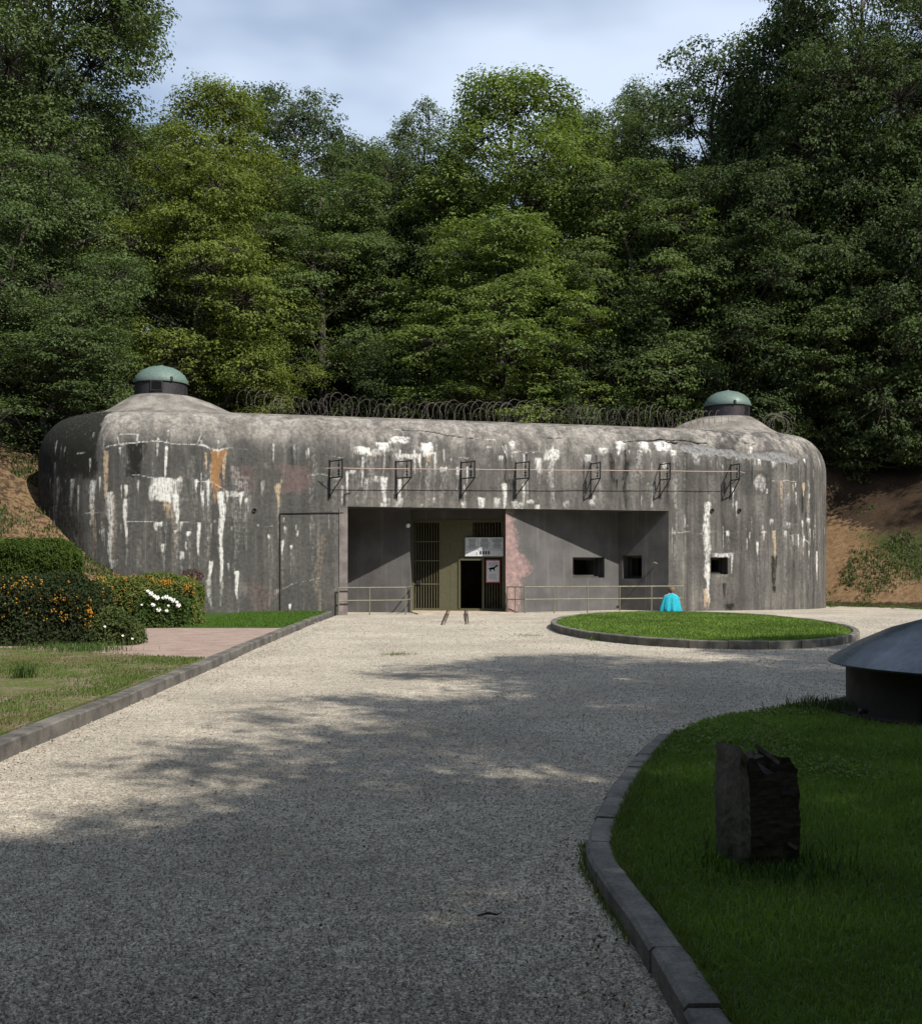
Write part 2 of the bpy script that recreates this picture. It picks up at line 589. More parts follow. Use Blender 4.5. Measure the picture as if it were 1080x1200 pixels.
# ------------------------------------------------------------------ site layout
P0 = (-4.18, 37.5)                       # where the bunker's left door jamb meets the ground
UD, VD = (0.966, 0.259), (-0.259, 0.966)  # along the facade, into the hill
BUNKER_RZ = math.atan2(0.259, 0.966)


def to_uv(X, Y):
    dx, dy = X - P0[0], Y - P0[1]
    return dx * UD[0] + dy * UD[1], dx * VD[0] + dy * VD[1]


def from_uv(u, v):
    return P0[0] + u * UD[0] + v * VD[0], P0[1] + u * UD[1] + v * VD[1]


def bank_fields(X, Y):
    u, v = to_uv(X, Y)
    left = -2.05 - 0.47 * u + 0.43 * v
    left = np.where(u < 2, left, 0)
    back = (v - 6.2) / 2.3 * 6.45
    right = 0.85 * ((u - 20.6) * 1.8 + (v - 3.5)) / 2.06
    return u, v, left, back, right


def terrain(X, Y, rough=True):
    X, Y = np.asarray(X, float), np.asarray(Y, float)
    u, v, left, back, right = bank_fields(X, Y)
    m = np.maximum(np.maximum(left, back), right)
    h = np.clip(m, 0, None)
    h = np.where(h > 5.6, 5.6 + 0.9 * (1 - np.exp(-(h - 5.6) / 0.9)), h)
    hill = 0.3 * np.clip(v - 9.5, 0, 45) + 0.28 * np.clip(-u - 15, 0, 40) + 0.28 * np.clip(u - 29, 0, 40)
    hill = hill * sstep(3.0, 6.4, h)
    h = h + hill
    h = np.where(m <= 0, -0.06, np.maximum(h - 0.06, -0.06))
    if rough:
        k = sstep(0.1, 1.2, h)
        h = h + k * (0.28 * fbm(X, Y, 3, 4, 0.35) + 0.12 * fbm(X, Y, 5, 3, 1.6))
    return h


def ground_z(x, y):
    return float(terrain(np.array([x]), np.array([y]))[0])


def axis(parts):
    return np.unique(np.concatenate([np.arange(a, b, s) for a, b, s in parts]).round(3))


gx = axis([(-900, -60, 40), (-60, -24, 2), (-24, 30, 0.3), (30, 60, 2), (60, 900, 40)])
gy = axis([(-900, -20, 40), (-20, 26, 2), (26, 58, 0.3), (58, 110, 2), (110, 900, 40)])
GX, GY = np.meshgrid(gx, gy, indexing='ij')
GZ = terrain(GX, GY)
nx, ny = GX.shape
idx = np.arange(nx * ny).reshape(nx, ny)
F = np.stack([idx[:-1, :-1], idx[1:, :-1], idx[1:, 1:], idx[:-1, 1:]], -1).reshape(-1, 4)
me = mesh_np('ground', np.stack([GX, GY, GZ], -1).reshape(-1, 3), F, M_EARTH, True)
u_, v_, l_, b_, r_ = bank_fields(GX, GY)
slope = sstep(0.05, 0.4, GZ)
clay = slope * np.where(u_ < 5, sstep(-17, -9, u_) * (1 - sstep(6.0, 6.6, GZ)) * 0.55, sstep(25.5, 21.5, u_) * (1 - sstep(3.6, 6.2, GZ)) + 0.25 * (1 - sstep(2.0, 5.0, GZ)))
green = np.where(u_ > 12, sstep(22.4, 23.8, u_) * (1 - sstep(2.6, 4.2, GZ)) * 0.55 * slope, 0.35 * slope * (1 - sstep(4.5, 6.4, GZ)))
green = np.maximum(green, 0.6 * (1 - slope))
pale = np.where(u_ < -4, sstep(6.05, 6.3, GZ) * (1 - sstep(6.55, 6.8, GZ)), 0) * 0.7
point_rgba(me, 'soil', np.stack([clay, green, pale, np.ones_like(clay)], -1).reshape(-1, 4))
ground = tag(obj('ground', me), 'brown earth bank and wooded hillside around the bunker', 'ground', kind='structure')


def grid_sheet(name, x0, x1, y0, y1, step, z, amp, mat, label, cat):
    xs, ys = np.arange(x0, x1 + step / 2, step), np.arange(y0, y1 + step / 2, step)
    A, B = np.meshgrid(xs, ys, indexing='ij')
    Z = z + amp * fbm(A, B, 8, 3, 0.5)
    n, m = A.shape
    ix = np.arange(n * m).reshape(n, m)
    F = np.stack([ix[:-1, :-1], ix[1:, :-1], ix[1:, 1:], ix[:-1, 1:]], -1).reshape(-1, 4)
    o = obj(name, mesh_np(name, np.stack([A, B, Z], -1).reshape(-1, 3), F, mat, True))
    return tag(o, label, cat, kind='structure')


gravel = grid_sheet('gravel_driveway', -4.2, 34, -16, 50, 0.5, 0.0, 0.012, M_GRAVEL,
                    'pale crushed gravel drive leading to the bunker gate', 'driveway')

M_LAWN_DRY = mat_ground('dry_lawn_soil', [(0.25, (0.06, 0.085, 0.02)), (0.47, (0.1, 0.125, 0.035)), (0.56, (0.16, 0.135, 0.08)), (0.7, (0.27, 0.235, 0.17))], 1.6, 30)
M_LAWN = mat_ground('lawn_soil', [(0.3, (0.028, 0.06, 0.01)), (0.7, (0.06, 0.11, 0.02))], 2.0, 30)
M_LAWN_DARK = mat_ground('shaded_lawn_soil', [(0.3, (0.04, 0.065, 0.018)), (0.6, (0.065, 0.105, 0.026)), (0.8, (0.06, 0.05, 0.03))], 2.0, 30)
M_PATH = mat_ground('pink_grit_path', [(0.3, (0.19, 0.135, 0.11)), (0.5, (0.3, 0.225, 0.19)), (0.7, (0.36, 0.285, 0.24))], 2.5, 90, 0.3)
M_GRASS = mat_leaf('grass_blade', 0.42, True, var=0.45, gloss=0.3)


def poly_sheet(name, poly, z, mat, label, cat, skirt=0.25):
    b = MB()
    b.prism(poly, z - skirt, z)
    return tag(b.build(name, mat), label, cat, kind='structure')


poly_sheet('garden_lawn', [(-4.33, 3), (-4.33, 18.9), (-5.6, 19.4), (-7.2, 20.4), (-8.5, 21.2), (-16, 21.6), (-16, 3)], 0.115, M_LAWN_DRY,
           'patchy dry lawn with brown bare spots left of the drive', 'lawn')
poly_sheet('garden_path', [(-4.33, 18.6), (-4.33, 28.3), (-13, 28.3), (-16, 21.0), (-8.2, 20.6)], 0.108, M_PATH,
           'pinkish grit path branching left between the hedges', 'path')
poly_sheet('wall_lawn', [(-4.33, 28.0), (-4.38, 37.4), (-12.5, 36.2), (-13, 28.0)], 0.125, M_LAWN,
           'bright green grass strip along the foot of the left wall', 'lawn')

OV_C, OV_A, OV_B = (6.2, 29.6), 3.8, 7.35
oval = [(OV_C[0] + OV_A * math.cos(t) + 0.35 * math.sin(t), OV_C[1] + OV_B * math.sin(t)) for t in np.linspace(0, 2 * math.pi, 97)[:-1]]
oval_in = [(OV_C[0] + (x - OV_C[0]) * (1 - 0.17 / OV_A), OV_C[1] + (y - OV_C[1]) * (1 - 0.17 / OV_B)) for x, y in oval]
poly_sheet('oval_lawn', oval_in, 0.14, M_LAWN, 'bright green oval lawn ringed by a kerb in front of the bunker', 'lawn')

kr = [(0.90, 2.2), (0.83, 3.2), (0.80, 4.09), (0.775, 4.93), (0.72, 5.7), (0.72, 6.35), (0.88, 7.2), (1.32, 8.85), (1.86, 10.5)]


def smooth_line(p, n=10):
    out = []
    for i in range(len(p) - 1):
        p0, p1, p2, p3 = (Vector(p[max(i - 1, 0)]), Vector(p[i]), Vector(p[i + 1]), Vector(p[min(i + 2, len(p) - 1)]))
        for k in range(n):
            t = k / n
            out.append(0.5 * ((2 * p1) + (p2 - p0) * t + (2 * p0 - 5 * p1 + 4 * p2 - p3) * t * t + (3 * p1 - p0 - 3 * p2 + p3) * t ** 3))
    out.append(Vector(p[-1]))
    return out


kr_s = smooth_line(kr)
road_lawn = [tuple(p + Vector((0.15, 0))) for p in kr_s] + [(2.5, 11.4), (3.4, 12.35), (4.5, 13.2), (6, 14.3), (9, 15.2), (14, 15), (15, 2.2)]
poly_sheet('roadside_lawn', road_lawn, 0.07, M_LAWN_DARK, 'dark shaded lawn in the right foreground', 'lawn')


# ------------------------------------------------------------------ kerbs, stone by stone
def kerb_run(name, line, width, z0, z1, seg, mat, label, side=1, closed=False, seed=1):
    rnd = random.Random(seed)
    root = tag(empty(name, (line[0][0], line[0][1], 0)), label, 'kerb', kind='structure')
    pts = [Vector((p[0], p[1])) for p in line]
    if closed: pts.append(pts[0])
    L = [0]
    for a, b in zip(pts, pts[1:]): L.append(L[-1] + (b - a).length)

    def at(d):
        d = min(max(d, 0), L[-1])
        for i in range(len(L) - 1):
            if d <= L[i + 1]:
                f = (d - L[i]) / (L[i + 1] - L[i])
                return pts[i].lerp(pts[i + 1], f), (pts[i + 1] - pts[i]).normalized()
        return pts[-1], (pts[-1] - pts[-2]).normalized()
    n = max(1, round(L[-1] / seg))
    for k in range(n):
        a, b = L[-1] * k / n + 0.006, L[-1] * (k + 1) / n - 0.006
        dz, dw = rnd.uniform(-0.008, 0.008), rnd.uniform(-0.008, 0.008)
        vs, m = [], 4
        for j in range(m):
            p, d = at(a + (b - a) * j / (m - 1))
            nrm = Vector((-d.y, d.x)) * side
            p = p + nrm * dw
            q = p + nrm * width
            c = 0.018
            for (pt, z) in ((p, z0), (p, z1 + dz - c), (p + nrm * c, z1 + dz), (q - nrm * c, z1 + dz), (q, z1 + dz - c), (q, z0)):
                vs.append((pt.x - root.location.x, pt.y - root.location.y, z))
        fs = []
        for j in range(m - 1):
            for i in range(6):
                i2 = (i + 1) % 6
                fs.append((j * 6 + i, j * 6 + i2, j * 6 + 6 + i2, j * 6 + 6 + i))
        fs += [tuple(range(6)), tuple(range((m - 1) * 6, m * 6))[::-1]]
        MB().add(vs, fs).build('kerb_stone', mat, root)
    return root


kerb_run('garden_kerb', [(-4.1, 2.5), (-3.97, 9.5), (-4.03, 16.4), (-4.2, 26), (-4.3, 36.9)], 0.2, -0.05, 0.15, 1.0, M_KERB3,
         'long straight grey kerb along the left lawn and path', 1, seed=2)
kerb_run('oval_kerb', oval, 0.15, -0.05, 0.17, 0.8, M_KERB2, 'low concrete kerb ringing the oval lawn', 1, True, 3)
kerb_run('roadside_kerb', kr_s, 0.15, -0.05, 0.105, 0.62, M_KERB, 'curved kerb of the shaded lawn in the right foreground', -1, seed=4)

# ------------------------------------------------------------------ bunker
RL, RR, UL, UR = 4.2, 3.8, -5.7, 16.7
LS = UR - UL
Z1, RIN, RZ = 5.3, 1.25, 1.53
QT = 1.39 * math.pi / 2
ROOF_Z = Z1 + RZ
MARKS=[
('W',-2.29,4.44,3.33,0.28,0.75),('C',-2.29,3.69,1.89,0.28,0.45),('C',-1.84,5.4,3.63,0.20,0.9),('W',-1.69,4.05,1.59,0.29,0.7),('C',-1.57,3.96,2.02,0.25,0.5),
('W',-1.17,4.27,3.93,0.12,1),('W',-1.17,3.82,2.55,0.15,1),('W',0.1,5.53,4.5,0.10,1),('W',0.2,4.53,3.81,1.00,0.85),('W',0.45,3.97,3.06,0.21,1),('C',0.17,3.87,3.25,0.41,0.6),
('W',-0.2,3.1,2.8,0.12,0.9),('W',-0.07,3.09,2.97,0.29,0.8),('W',0.01,2.37,2.11,0.12,1),('W',0.01,2.11,1.42,0.15,0.3),('W',0.61,2.08,1.95,0.15,1),('W',0.39,2.83,2.76,0.15,0.8),
('W',0.58,3.09,2.86,0.09,0.7),('W',-3.92,4.59,3.45,0.20,0.35),('W',-3.14,4.53,3.66,0.28,0.45),('W',-2.87,4.29,3.43,0.11,0.6),('W',-2.66,3.42,1.75,0.37,0.15),
('W',0.85,2.79,2.67,0.15,0.9),('W',-1.51,1.89,1.69,0.19,0.4),('R',1.78,5.47,4.11,0.50,1),('C',1.97,5.4,4.56,0.15,1),('C',1.38,5.38,4.86,0.10,0.9),('R',1.66,4.14,3.66,0.15,0.6),
('W',1.87,4.09,2.32,0.24,1),('W',1.85,2.32,1.14,0.15,1),('W',1.88,1.2,0.3,0.15,0.4),('W',1.07,4.5,4.09,0.12,0.9),('W',1.45,4.5,3.72,0.13,1),('W',1.28,4.11,3.66,0.13,1),
('W',1.23,3.72,2.88,0.21,0.25),('W',2.07,4.12,3.84,0.09,0.9),('W',2.46,4.09,3.67,0.12,1),('W',2.63,3.9,3.79,0.12,1),('W',2.35,4.12,4,0.59,0.7),('C',3.74,4.41,3.69,0.21,1),
('W',3.73,3.75,2.32,0.12,0.3),('W',1.14,3.07,2.11,0.12,1),('W',0.75,2.46,2.17,0.09,0.6),('W',0.61,2.14,1.92,0.18,0.8),('W',1.51,1.81,1.17,0.16,0.95),('W',1.51,1.2,0.36,0.21,0.55),
('W',2.38,1.5,0.6,0.16,1),('W',3.86,2.52,2.07,0.10,1),('W',4.14,2.35,2.25,0.09,1),('W',4.11,0.39,0.19,0.09,1),('W',3.42,2.73,2.58,0.09,0.8),('W',2.1,1.75,1.53,0.09,0.6),
('W',3.19,4.5,4.02,0.18,0.45),('P',2.72,4.98,4.12,1.06,0.7),('P',4.23,5.04,4.15,1.24,0.9),('W',2.38,4.48,4.26,0.32,0.45),('P',3.14,1.14,0.16,1.24,0.6),
('C',5.08,2.76,0.09,0.53,0.3),('P',1.2,1.2,0.3,0.74,0.3),('W',3.7,0.9,0.7,0.24,0.45),('K',-0.88,5.65,4.68,0.56,1),('K',-3.76,6.3,4.75,3.02,0.85),('K',-2.26,5.08,4.63,0.27,0.8),
('W',6.66,5.68,5.46,0.65,0.9),('W',7.24,5.86,5.61,0.65,0.9),('W',7.83,6.1,5.89,0.65,0.75),('W',7.02,5.61,5.41,0.47,0.6),('C',6.9,5.55,5.38,0.47,0.6),('W',8.8,5.88,5.5,0.62,0.95),
('C',8.85,5.53,5.26,0.24,0.8),('W',8.01,5.52,5.38,1.18,0.7),('W',8.54,5.47,5.08,0.15,0.9),('W',9.08,5.58,5.04,0.12,0.9),('W',9.32,5.1,4.95,0.32,0.8),('W',8.86,5.17,3.73,0.21,0.35),
('W',7.9,5.43,5.13,0.21,0.5),('K',7.28,5.44,4.15,0.50,0.55),('W',6.03,4.87,4.12,0.10,0.9),('W',6.69,4.66,3.91,0.18,0.5),('W',7.31,4.71,3.69,0.24,0.95),
('W',7.83,4.65,3.72,0.21,0.75),('W',10.74,4.06,3.73,0.27,1),('W',11.3,4.03,3.76,0.32,0.75),('W',11.58,4.56,3.73,0.19,1),('W',9.91,5.11,4.81,0.15,0.8),('W',10.25,5.13,4.5,0.10,0.8),
('W',7.05,4.72,4.5,0.29,0.6),('W',6.22,4.92,4.77,0.24,0.7),('W',9.91,6.01,5.92,0.35,0.4),('W',10.65,5.1,4.98,0.24,0.4),('W',10.03,5.46,5.4,0.59,0.4),('W',11.07,5.83,5.77,0.24,0.7),
('W',11.52,5.52,5.35,0.21,0.7),('W',13.35,5.77,5.44,0.68,0.75),('W',12.85,5.47,4.99,0.32,0.85),('W',13.39,5.46,3.79,0.29,0.45),('W',15.32,5.88,5.73,0.44,0.8),
('W',15.97,6.18,5.83,0.44,0.9),('W',16.92,6.18,5.83,0.50,0.9),('W',17.71,6.21,5.89,0.62,0.9),('W',18.08,5.86,5.68,0.32,0.9),('W',16.79,5.83,4.8,0.47,0.4),
('W',15.99,5.85,5.16,0.29,0.3),('K',15.66,5.74,4.69,0.27,0.35),('K',15.31,5.73,3.91,0.59,0.2),('W',14.88,4.18,3.81,0.35,0.7),('W',12.3,4.56,3.81,0.15,0.7),
('W',18.2,5.05,2.38,0.18,0.35),('W',17.76,5.41,5.23,0.21,0.8),('W',14.29,4.81,3.81,0.18,0.2),('W',19.44,4.03,0.81,0.35,0.75),('W',19.49,1.77,0.52,0.18,1),
('C',19.37,0.81,0.18,0.27,1),('C',19.52,0.49,0.12,0.15,0.8),('W',18.56,3.58,2.07,0.12,0.4),('W',18.85,4.9,0.51,0.12,0.2),('W',20.11,2.14,1.98,0.89,0.6),
('W',20.46,2.08,1.38,0.12,0.6),('C',20.11,1.38,1.26,0.71,0.4),('W',21.55,2.56,2.08,0.10,1),('C',22.26,3.01,2.02,0.15,1),('W',22.17,3.43,3.27,0.18,0.7),
('W',22.91,3.31,3.12,0.27,0.6),('W',23.56,3.39,3,0.12,0.7),('W',23.97,3.49,3.33,0.29,0.8),('W',23.34,2.86,2.41,0.12,0.8),('W',23.62,2.8,2.38,0.12,0.9),
('W',22.72,2.98,2.73,0.15,0.8),('W',23.93,2.25,2.02,0.09,0.9),('W',21.8,2.98,2.59,0.12,0.6),('W',21.3,3.49,2.98,0.12,0.35),('W',21.2,2.91,2.65,0.09,0.6),
('W',20.28,2.94,2.77,0.18,0.8),('K',22.24,2.02,0.73,0.27,0.75),('K',23.62,4.6,3.72,0.21,0.8),('K',23.74,5.71,4.83,0.18,0.85),('W',23.74,5.74,5.52,0.09,1),
('C',22.53,4.86,3.93,0.15,0.7),('C',23.62,4.83,4.33,0.18,0.9),('W',23.97,4.45,4.26,0.09,0.9),('C',23.07,4.8,4.42,0.12,0.6),('W',24.56,2.23,1.17,0.18,0.8),
('W',24.41,3.75,0.78,0.12,0.3),('W',22.72,4.35,0.48,0.21,0.25),('W',21.73,4.48,1.12,0.29,0.2),('W',20.92,3.67,2.4,0.24,0.15),('K',20.92,1.92,0.1,1.18,0.25),
('K',23.12,2.41,0.31,0.35,0.45),('K',23.81,3.72,0.46,0.18,0.5),('K',18.64,3.64,0.51,0.18,0.35),('K',18.61,5.82,4.9,0.27,0.5),('K',20.22,5.55,3.67,0.18,0.3),
('K',21.98,2.08,0.48,0.89,0.25),('K',20.13,1.03,0.43,0.18,0.8),('K',20.28,0.24,0.07,0.53,0.8),('C',19.03,4.92,2.4,0.29,0.2),('W',18.48,5.37,3.64,0.24,0.2),
('K',2.22,3.45,0.63,0.18,0.35),('K',1.62,3.72,0.4,0.24,0.35),('K',2.99,2.32,0.91,1.18,0.15),('K',-2.1,3.42,1.2,0.34,0.35),('K',-0.55,4.51,1.2,0.47,0.2),
('W',-0.41,2.86,0.64,0.24,0.15),('C',0.39,3.42,0.64,0.41,0.3),]
CRACKS=[
('X',0.066,[(-2.94,5.32),(-2.18,5.46),(-1.9,5.5),(-1.53,5.58),(-0.82,5.65),(-0.14,5.65),(0.13,5.59),(0.79,5.58),(1.34,5.59),(1.75,5.5),(2.29,5.56),(2.77,5.52)]),
('X',0.033,[(0.98,4.48),(1.23,4.44),(1.56,4.5),(2.1,4.09),(2.63,4.09)]),
('X',0.033,[(-1.23,3.1),(-0.69,3.1),(-0.01,3.09),(0.55,3.06),(1.17,3.07)]),
('X',0.033,[(-1.08,4.57),(-0.55,4.57),(-0.14,4.53)]),
('X',0.033,[(2.16,3.16),(2.58,3.22),(2.91,3.19),(3.14,3),(3.55,3.03)]),
('X',0.022,[(-1.38,5.62),(-1.48,5.92),(-0.85,5.92),(-0.8,6.07)]),
('X',0.022,[(0.13,5.59),(0.17,6.04),(0.94,6.13)]),
('X',0.033,[(1.07,5.61),(1.23,5.92),(1.19,6.13)]),
('X',0.044,[(7.7,6.45),(9.04,6.3),(9.94,6.15),(10.54,6.1),(11.41,6.06),(11.56,5.94),(11.65,5.64)]),
('D',0.033,[(7.99,6.42),(9.04,6.34),(9.63,6.21),(10.09,6.12),(10.57,6.1)]),
('X',0.044,[(13.1,6.19),(13.97,6.18),(14,6.01)]),
('D',0.026,[(13.13,6.22),(13.85,6.25)]),
('D',0.057,[(16.19,6.12),(16.73,6.21),(17.24,6.27),(17.69,6.36),(18.1,6.25),(18.63,6.31),(19.03,6.25),(19.57,6.19)]),
('D',0.055,[(21.11,6.24),(21.42,6.21),(21.6,6.18)]),
('X',0.026,[(17.79,2.89),(19.16,2.89),(20.21,2.91),(20.77,2.85)]),
('X',0.044,[(22.17,3.4),(22.42,3.31)]),
('X',0.044,[(22.64,3.31),(23.12,3.25),(23.56,3.36),(24.09,3.46)]),
('X',0.044,[(21.73,2.98),(22.17,2.95),(22.79,2.86),(23.34,2.8),(23.97,2.55)]),
('X',0.026,[(21.98,4.87),(23.12,4.87),(24.09,4.95)]),
('X',0.026,[(3.84,0.9),(4.4,1.12),(5.11,1.27)]),
('X',0.022,[(5.84,4.65),(5.11,4.74),(4.69,4.68)]),
('X',0.022,[(11.92,5.67),(12.54,5.65),(14.81,5.71)]),
('X',0.022,[(6.28,5.37),(5.7,5.35),(5.26,5.32)]),
('X',0.022,[(-2.59,3.42),(-1.96,3.39)]),
]



def outline(s, off):
    fl, fr = np.clip(-s, 0, None) / RL, np.clip(s - LS, 0, None) / RR
    u = np.where(s < 0, UL - (RL - off) * np.sin(fl), np.where(s > LS, UR + (RR - off) * np.sin(fr), UL + s))
    v = np.where(s < 0, RL - (RL - off) * np.cos(fl), np.where(s > LS, RR - (RR - off) * np.cos(fr), off))
    return u, v


def shell(s, q, out=0.0):
    t = np.clip((q - Z1) / QT, 0, 1) * math.pi / 2
    off = RIN * (1 - np.cos(t)) - out * np.cos(t)
    z = np.where(q < Z1, q, Z1 + RZ * np.sin(t)) + out * np.sin(t)
    u, v = outline(s, off)
    return u, v, z


bunker = tag(empty('concrete_bunker', (P0[0], P0[1], 0), BUNKER_RZ),
             'long weathered grey concrete bunker with rounded ends and a deep gated entrance', 'bunker')
SOFFIT = 3.68
S_A, S_B = 0.35 - UL, 12.2 - UL                   # door recess along the wall
W_S0, W_S1, W_Q0, W_Q1 = 19.6, 20.3, 1.35, 1.98   # gun slit in the right wing


def lines(breaks, step):
    out = []
    for a, b in zip(breaks, breaks[1:]):
        n = max(1, int(round((b - a) / step)))
        out += list(np.linspace(a, b, n + 1)[:-1])
    return np.array(out + [breaks[-1]])


ss = lines([-11.5, -7.5], 0.3)[:-1]
ss = np.concatenate([ss, lines([-7.5, S_A, S_B, W_S0, W_S1, LS + 6.2], 0.036)[:-1], lines([LS + 6.2, LS + 10.5], 0.3)])
qs = lines([-0.1, W_Q0, W_Q1, SOFFIT, Z1 + QT], 0.036)
SS, QQ = np.meshgrid(ss, qs, indexing='ij')
N0 = fbm(SS, QQ, 11, 4, 1.2)
N1 = fbm(SS * 1.0, QQ * 0.6, 12, 4, 5.0)
N2 = fbm(SS, QQ, 13, 3, 9.0)
ch = {k: np.zeros_like(SS) for k in 'WKCRPXDS'}
# secondary runs: faint tails under the big stains, small drips below the crack lines, long soft washes
rsm = np.random.RandomState(19)
tails = [(k, s + 0.01, min(qa, qb) + 0.1, max(0.05, min(qa, qb) - rsm.uniform(0.5, 1.6)), w * 0.75, g * 0.33)
         for (k, s, qa, qb, w, g) in MARKS if k in 'WC' and w < 0.45 and max(qa, qb) < 5.9]
drips = []
for j in range(320):
    s = rsm.uniform(-4.5, 25.5)
    if j < 230:
        q = (5.75, 5.5, 4.5, 3.1, 3.0)[rsm.randint(5)] + rsm.normal(0, 0.16)
        L, w, g = abs(rsm.normal(0.25, 0.35)) + 0.08, rsm.uniform(0.04, 0.11), rsm.uniform(0.25, 0.75)
        k = 'W' if rsm.rand() < 0.6 else 'K' if rsm.rand() < 0.6 else 'C'
    else:
        q, L, w, g = rsm.uniform(4.6, 6.0), rsm.uniform(0.8, 4.2), rsm.uniform(0.12, 0.5), rsm.uniform(0.14, 0.34)
        k = 'K' if rsm.rand() < 0.62 else 'W'
    if S_A < s < S_B and q < 4.2: continue
    drips.append((k, s, q, max(SOFFIT + 0.02 if S_A < s < S_B else 0.1, q - L), w, g))
for j in range(26):                               # peeling whitewash along the lip over the entrance and under the roof edge
    s = rsm.uniform(S_A + 0.3, S_B - 0.2) if j < 14 else rsm.uniform(8, 23)
    q = SOFFIT + rsm.uniform(0.1, 0.4) if j < 14 else rsm.uniform(5.6, 6.1)
    drips.append(('W', s, q, max(SOFFIT + 0.01, q - rsm.uniform(0.1, 0.4)), rsm.uniform(0.08, 0.38), rsm.uniform(0.4, 0.85)))
for (k, s, qa, qb, w, g) in MARKS + tails + drips:
    q0, q1 = min(qa, qb), max(qa, qb)
    L = q1 - q0
    rr = w / 2
    i0, i1 = np.searchsorted(ss, [s - w - 0.3, s + w + 0.3])
    full, sl = ch[k], slice(i0, i1)
    SSs, QQs, N0s, N1s, N2s = SS[sl], QQ[sl], N0[sl], N1[sl], N2[sl]
    ds = SSs - s + N0s * (min(0.08, rr * 0.8) if w < 0.3 else 0.55 * rr) + (0 if w < 0.3 else 0.35 * rr * N1s) + 0.25 * rr * np.sin(QQs * 3 + s * 7)
    taper = 1.0 if L < 2.2 * w else 1 - 0.55 * np.clip((q1 - QQs) / L, 0, 1) ** 1.5
    a = 1 - sstep(rr * taper * 0.3, rr * taper * 1.3 + 0.015, np.abs(ds))
    soft = min(0.35 * L, 0.12)
    b = sstep(q0 - soft * 1.4, q0 + soft * 0.6, QQs + 0.07 * N2s + (0 if w < 0.3 else 0.3 * L * N1s)) * (1 - sstep(q1 - soft * 0.3, q1 + soft * 0.5, QQs + 0.05 * N1s))
    m = g * a * b * (1 if w > 0.5 else 0.72 + 0.28 * np.clip((QQs - q0) / (L + 1e-6), 0, 1))
    full[sl] = np.maximum(full[sl], m) if k != 'K' else np.clip(full[sl] + m, 0, 1)
for (k, w, pl) in CRACKS:
    for (s0, q0), (s1, q1) in zip(pl, pl[1:]):
        dx, dy = s1 - s0, q1 - q0
        L2 = dx * dx + dy * dy + 1e-9
        px, py = SS + 0.03 * N0, QQ + 0.09 * N0 + 0.03 * N1
        t = np.clip(((px - s0) * dx + (py - q0) * dy) / L2, 0, 1)
        d = np.hypot(px - s0 - t * dx, py - q0 - t * dy)
        ww = w * 0.32 * np.clip(0.7 + 1.3 * N0, 0.1, 1.6)
        m = (1 - sstep(ww * 0.6, ww + 0.026, d))
        key = 'W' if k == 'X' else 'D'
        ch[key] = np.maximum(ch[key], m * (0.6 * sstep(-0.45, 0.25, fbm(SS, QQ, 27, 3, 1.3)) if k == 'X' else 1.0))
# crumbling band with bare aggregate under the right roof edge
sp = sstep(17.3, 18.2, SS) * (1 - sstep(22.9, 23.7, SS))
mid_q = 6.02 - 0.06 * (SS - 17.5) + 0.06 * N0
ch['S'] = sp * (1 - sstep(0.08 + 0.1 * N0, 0.2 + 0.12 * N0, np.abs(QQ - mid_q + 0.1 * N1))) * sstep(-0.35, -0.05, fbm(SS, QQ, 23, 3, 1.1))
ch['D'] = np.maximum(ch['D'], sp * (1 - sstep(0.015, 0.05, np.abs(QQ - mid_q - 0.19 + 0.08 * N1))) * (fbm(SS, QQ, 21, 3, 1.5) > 0.02))
# moss on the left shoulder; the whole left end also darker
moss = sstep(-2.05, -2.35, SS + 0.1 * N1) * (1 - sstep(-3.9, -5.5, SS) * 0.2) * sstep(4.3, 5.0, QQ + 0.35 * N0)
ch['K'] = np.maximum(ch['K'], np.clip(moss * 1.7, 0, 1.15))
ch['K'] = np.maximum(ch['K'], 0.78 * sstep(-2.0, -3.4, SS + 0.3 * N0))
# dark camouflage paint: left wing below the crown, fading to bare concrete
paint = (1 - sstep(5.0, 7.5, SS + 1.6 * N0)) * (1 - sstep(5.3, 6.5, QQ + 0.5 * N0 + 0.3 * N1))
paint = np.maximum(paint, 0.36 * (1 - sstep(5.4, 6.0, QQ + 0.3 * N0)))
paint = np.maximum(paint, 0.85 * (1 - sstep(0.02, 0.05, np.abs(SS - 21.45) - 0.6)) * (1 - sstep(0.02, 0.05, np.abs(QQ - 4.78) - 0.42)))
bare = 1 - sstep(0.2, 0.34, np.hypot(SS - 21.65, (QQ - 4.8) * 0.9) + 0.1 * N1)
paint = paint * (1 - bare)
ch['W'] = np.maximum(ch['W'], bare * 0.42)
out = 0.012 * N0 + 0.008 * N1 + 0.004 * N2 - 0.05 * ch['S'] * (0.6 + N2) - 0.03 * ch['D'] + 0.006 * ch['W'] - 0.03 * bare
out = out + 0.03 * sp * sstep(mid_q + 0.15, mid_q + 0.25, QQ)
edge = ((np.abs(SS - S_A) < 1e-6) | (np.abs(SS - S_B) < 1e-6)) & (QQ <= SOFFIT + 1e-6) | (np.abs(QQ - SOFFIT) < 1e-6)
out = np.where(edge, 0, out)
U3, V3, Z3 = shell(SS, QQ, out)
n, m = SS.shape
ix = np.arange(n * m).reshape(n, m)
F = np.stack([ix[:-1, :-1], ix[1:, :-1], ix[1:, 1:], ix[:-1, 1:]], -1).reshape(-1, 4)
cs = (0.5 * (SS[:-1, :-1] + SS[1:, 1:])).ravel()
cq = (0.5 * (QQ[:-1, :-1] + QQ[1:, 1:])).ravel()
hole = ((cs > S_A) & (cs < S_B) & (cq < SOFFIT)) | ((cs > W_S0) & (cs < W_S1) & (cq > W_Q0) & (cq < W_Q1))
